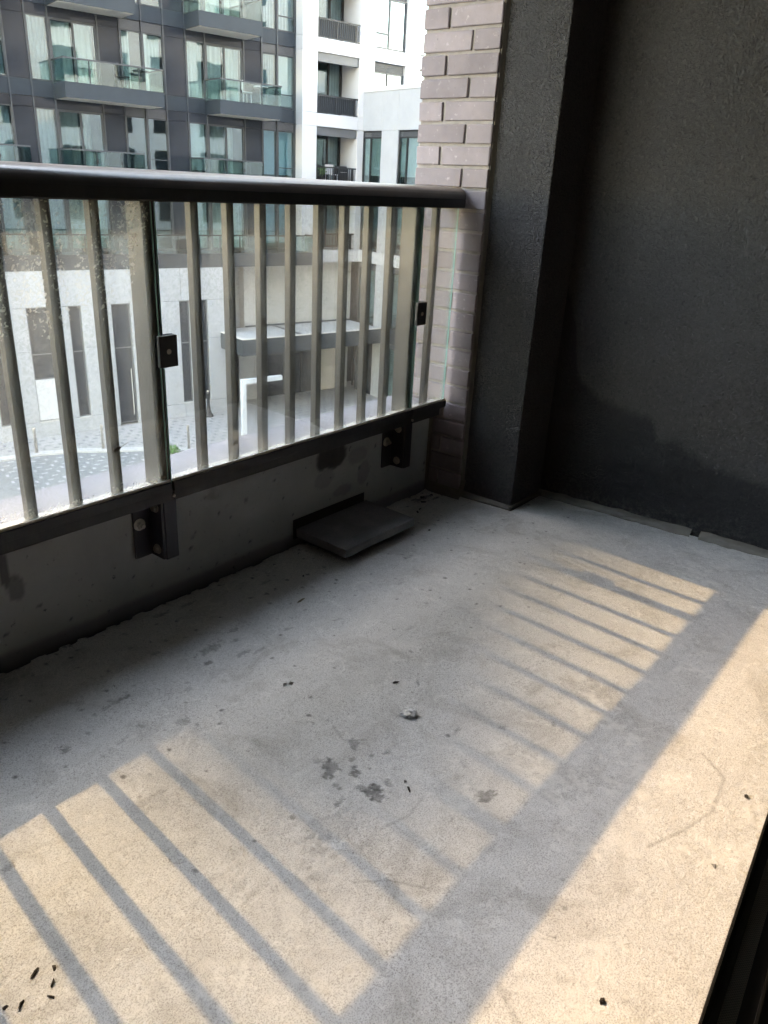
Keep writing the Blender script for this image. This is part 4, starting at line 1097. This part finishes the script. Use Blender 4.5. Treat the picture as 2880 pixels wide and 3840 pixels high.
chip('seed_husk', -1.376, -0.942, 0.013, 0.009, 0.006, M['debris_grey'], 'grey husk beside the dark spalled patches', 'debris', 45, None, 0.3)
chip('bark_scrap', -1.387, -0.958, 0.016, 0.006, 0.005, M['debris_dark'], 'thin black sliver next to the grey husk', 'bark scrap', 46, None, 0.9)
chip('dry_leaf', -0.991, -0.278, 0.055, 0.012, 0.005, M['debris_leaf'], 'curled dry leaf stalk left of the drain cover on the shaded floor', 'leaf', 47, None, 0.15)
chip('mortar_chip', -1.290, -0.542, 0.018, 0.009, 0.006, M['debris_grey'], 'right one of two grey chips left of the floor centre', 'chip', 48, None, 0.4)
chip('mortar_chip', -1.304, -0.535, 0.014, 0.010, 0.005, M['debris_grey'], 'left one of two grey chips left of the floor centre', 'chip', 49, None, 0.2)
chip('pebble', -0.878, -0.177, 0.016, 0.007, 0.006, M['debris_dark'], 'small dark pebble left of the drain cover near the parapet', 'pebble', 50, None, 0.5)
for i, (x, y, a, b, l_) in enumerate(((-0.100, -0.050, .026, .016, 'largest black crumb in the corner below the bricks'), (-0.055, -0.062, .018, .012, 'black crumb nearest the bricks in the corner'), (-0.135, -0.085, .024, .008, 'long black crumb in front of the brick corner'),
                                (-0.201, -0.115, .024, .009, 'flat dark crumb between the brick corner and the drain cover'), (-0.235, -0.128, .011, .010, 'round black crumb behind the right end of the drain cover'))):
    chip('crumb', x, y, a, b, 0.007, M['debris_dark'], l_, 'debris', 60 + i, None, 0.3 + i)
chip('pebble', -0.339, -0.255, 0.012, 0.009, 0.006, M['debris_dark'], 'dark pebble just in front of the drain cover', 'pebble', 70)
chip('paint_flake', 0.165, -0.507, 0.016, 0.009, 0.004, M['kerb'], 'white flake on the floor beside the stucco pier foot', 'flake', 71, None, 0.6)

# a scrap of leaf stuck to the inside of the glass
t = empty('stuck_leaf', (-1.387, -0.0605, 0.493)); tag(t, 'small dark leaf scrap stuck to the left glass panel near its foot', 'leaf')
m = MB(); pts = [(-0.012, -0.004), (-0.004, -0.007), (0.006, -0.003), (0.012, 0.003), (0.004, 0.006), (-0.003, 0.003), (-0.009, 0.002)]
m.prism(pts, -0.0012, 0.0004, 'y'); m.build('blade', M['debris_dark'], t)
MB().cyl((0.011, -0.0004, 0.003), (0.030, -0.0004, 0.010), 0.0006, 6).build('stalk', M['debris_leaf'], t)
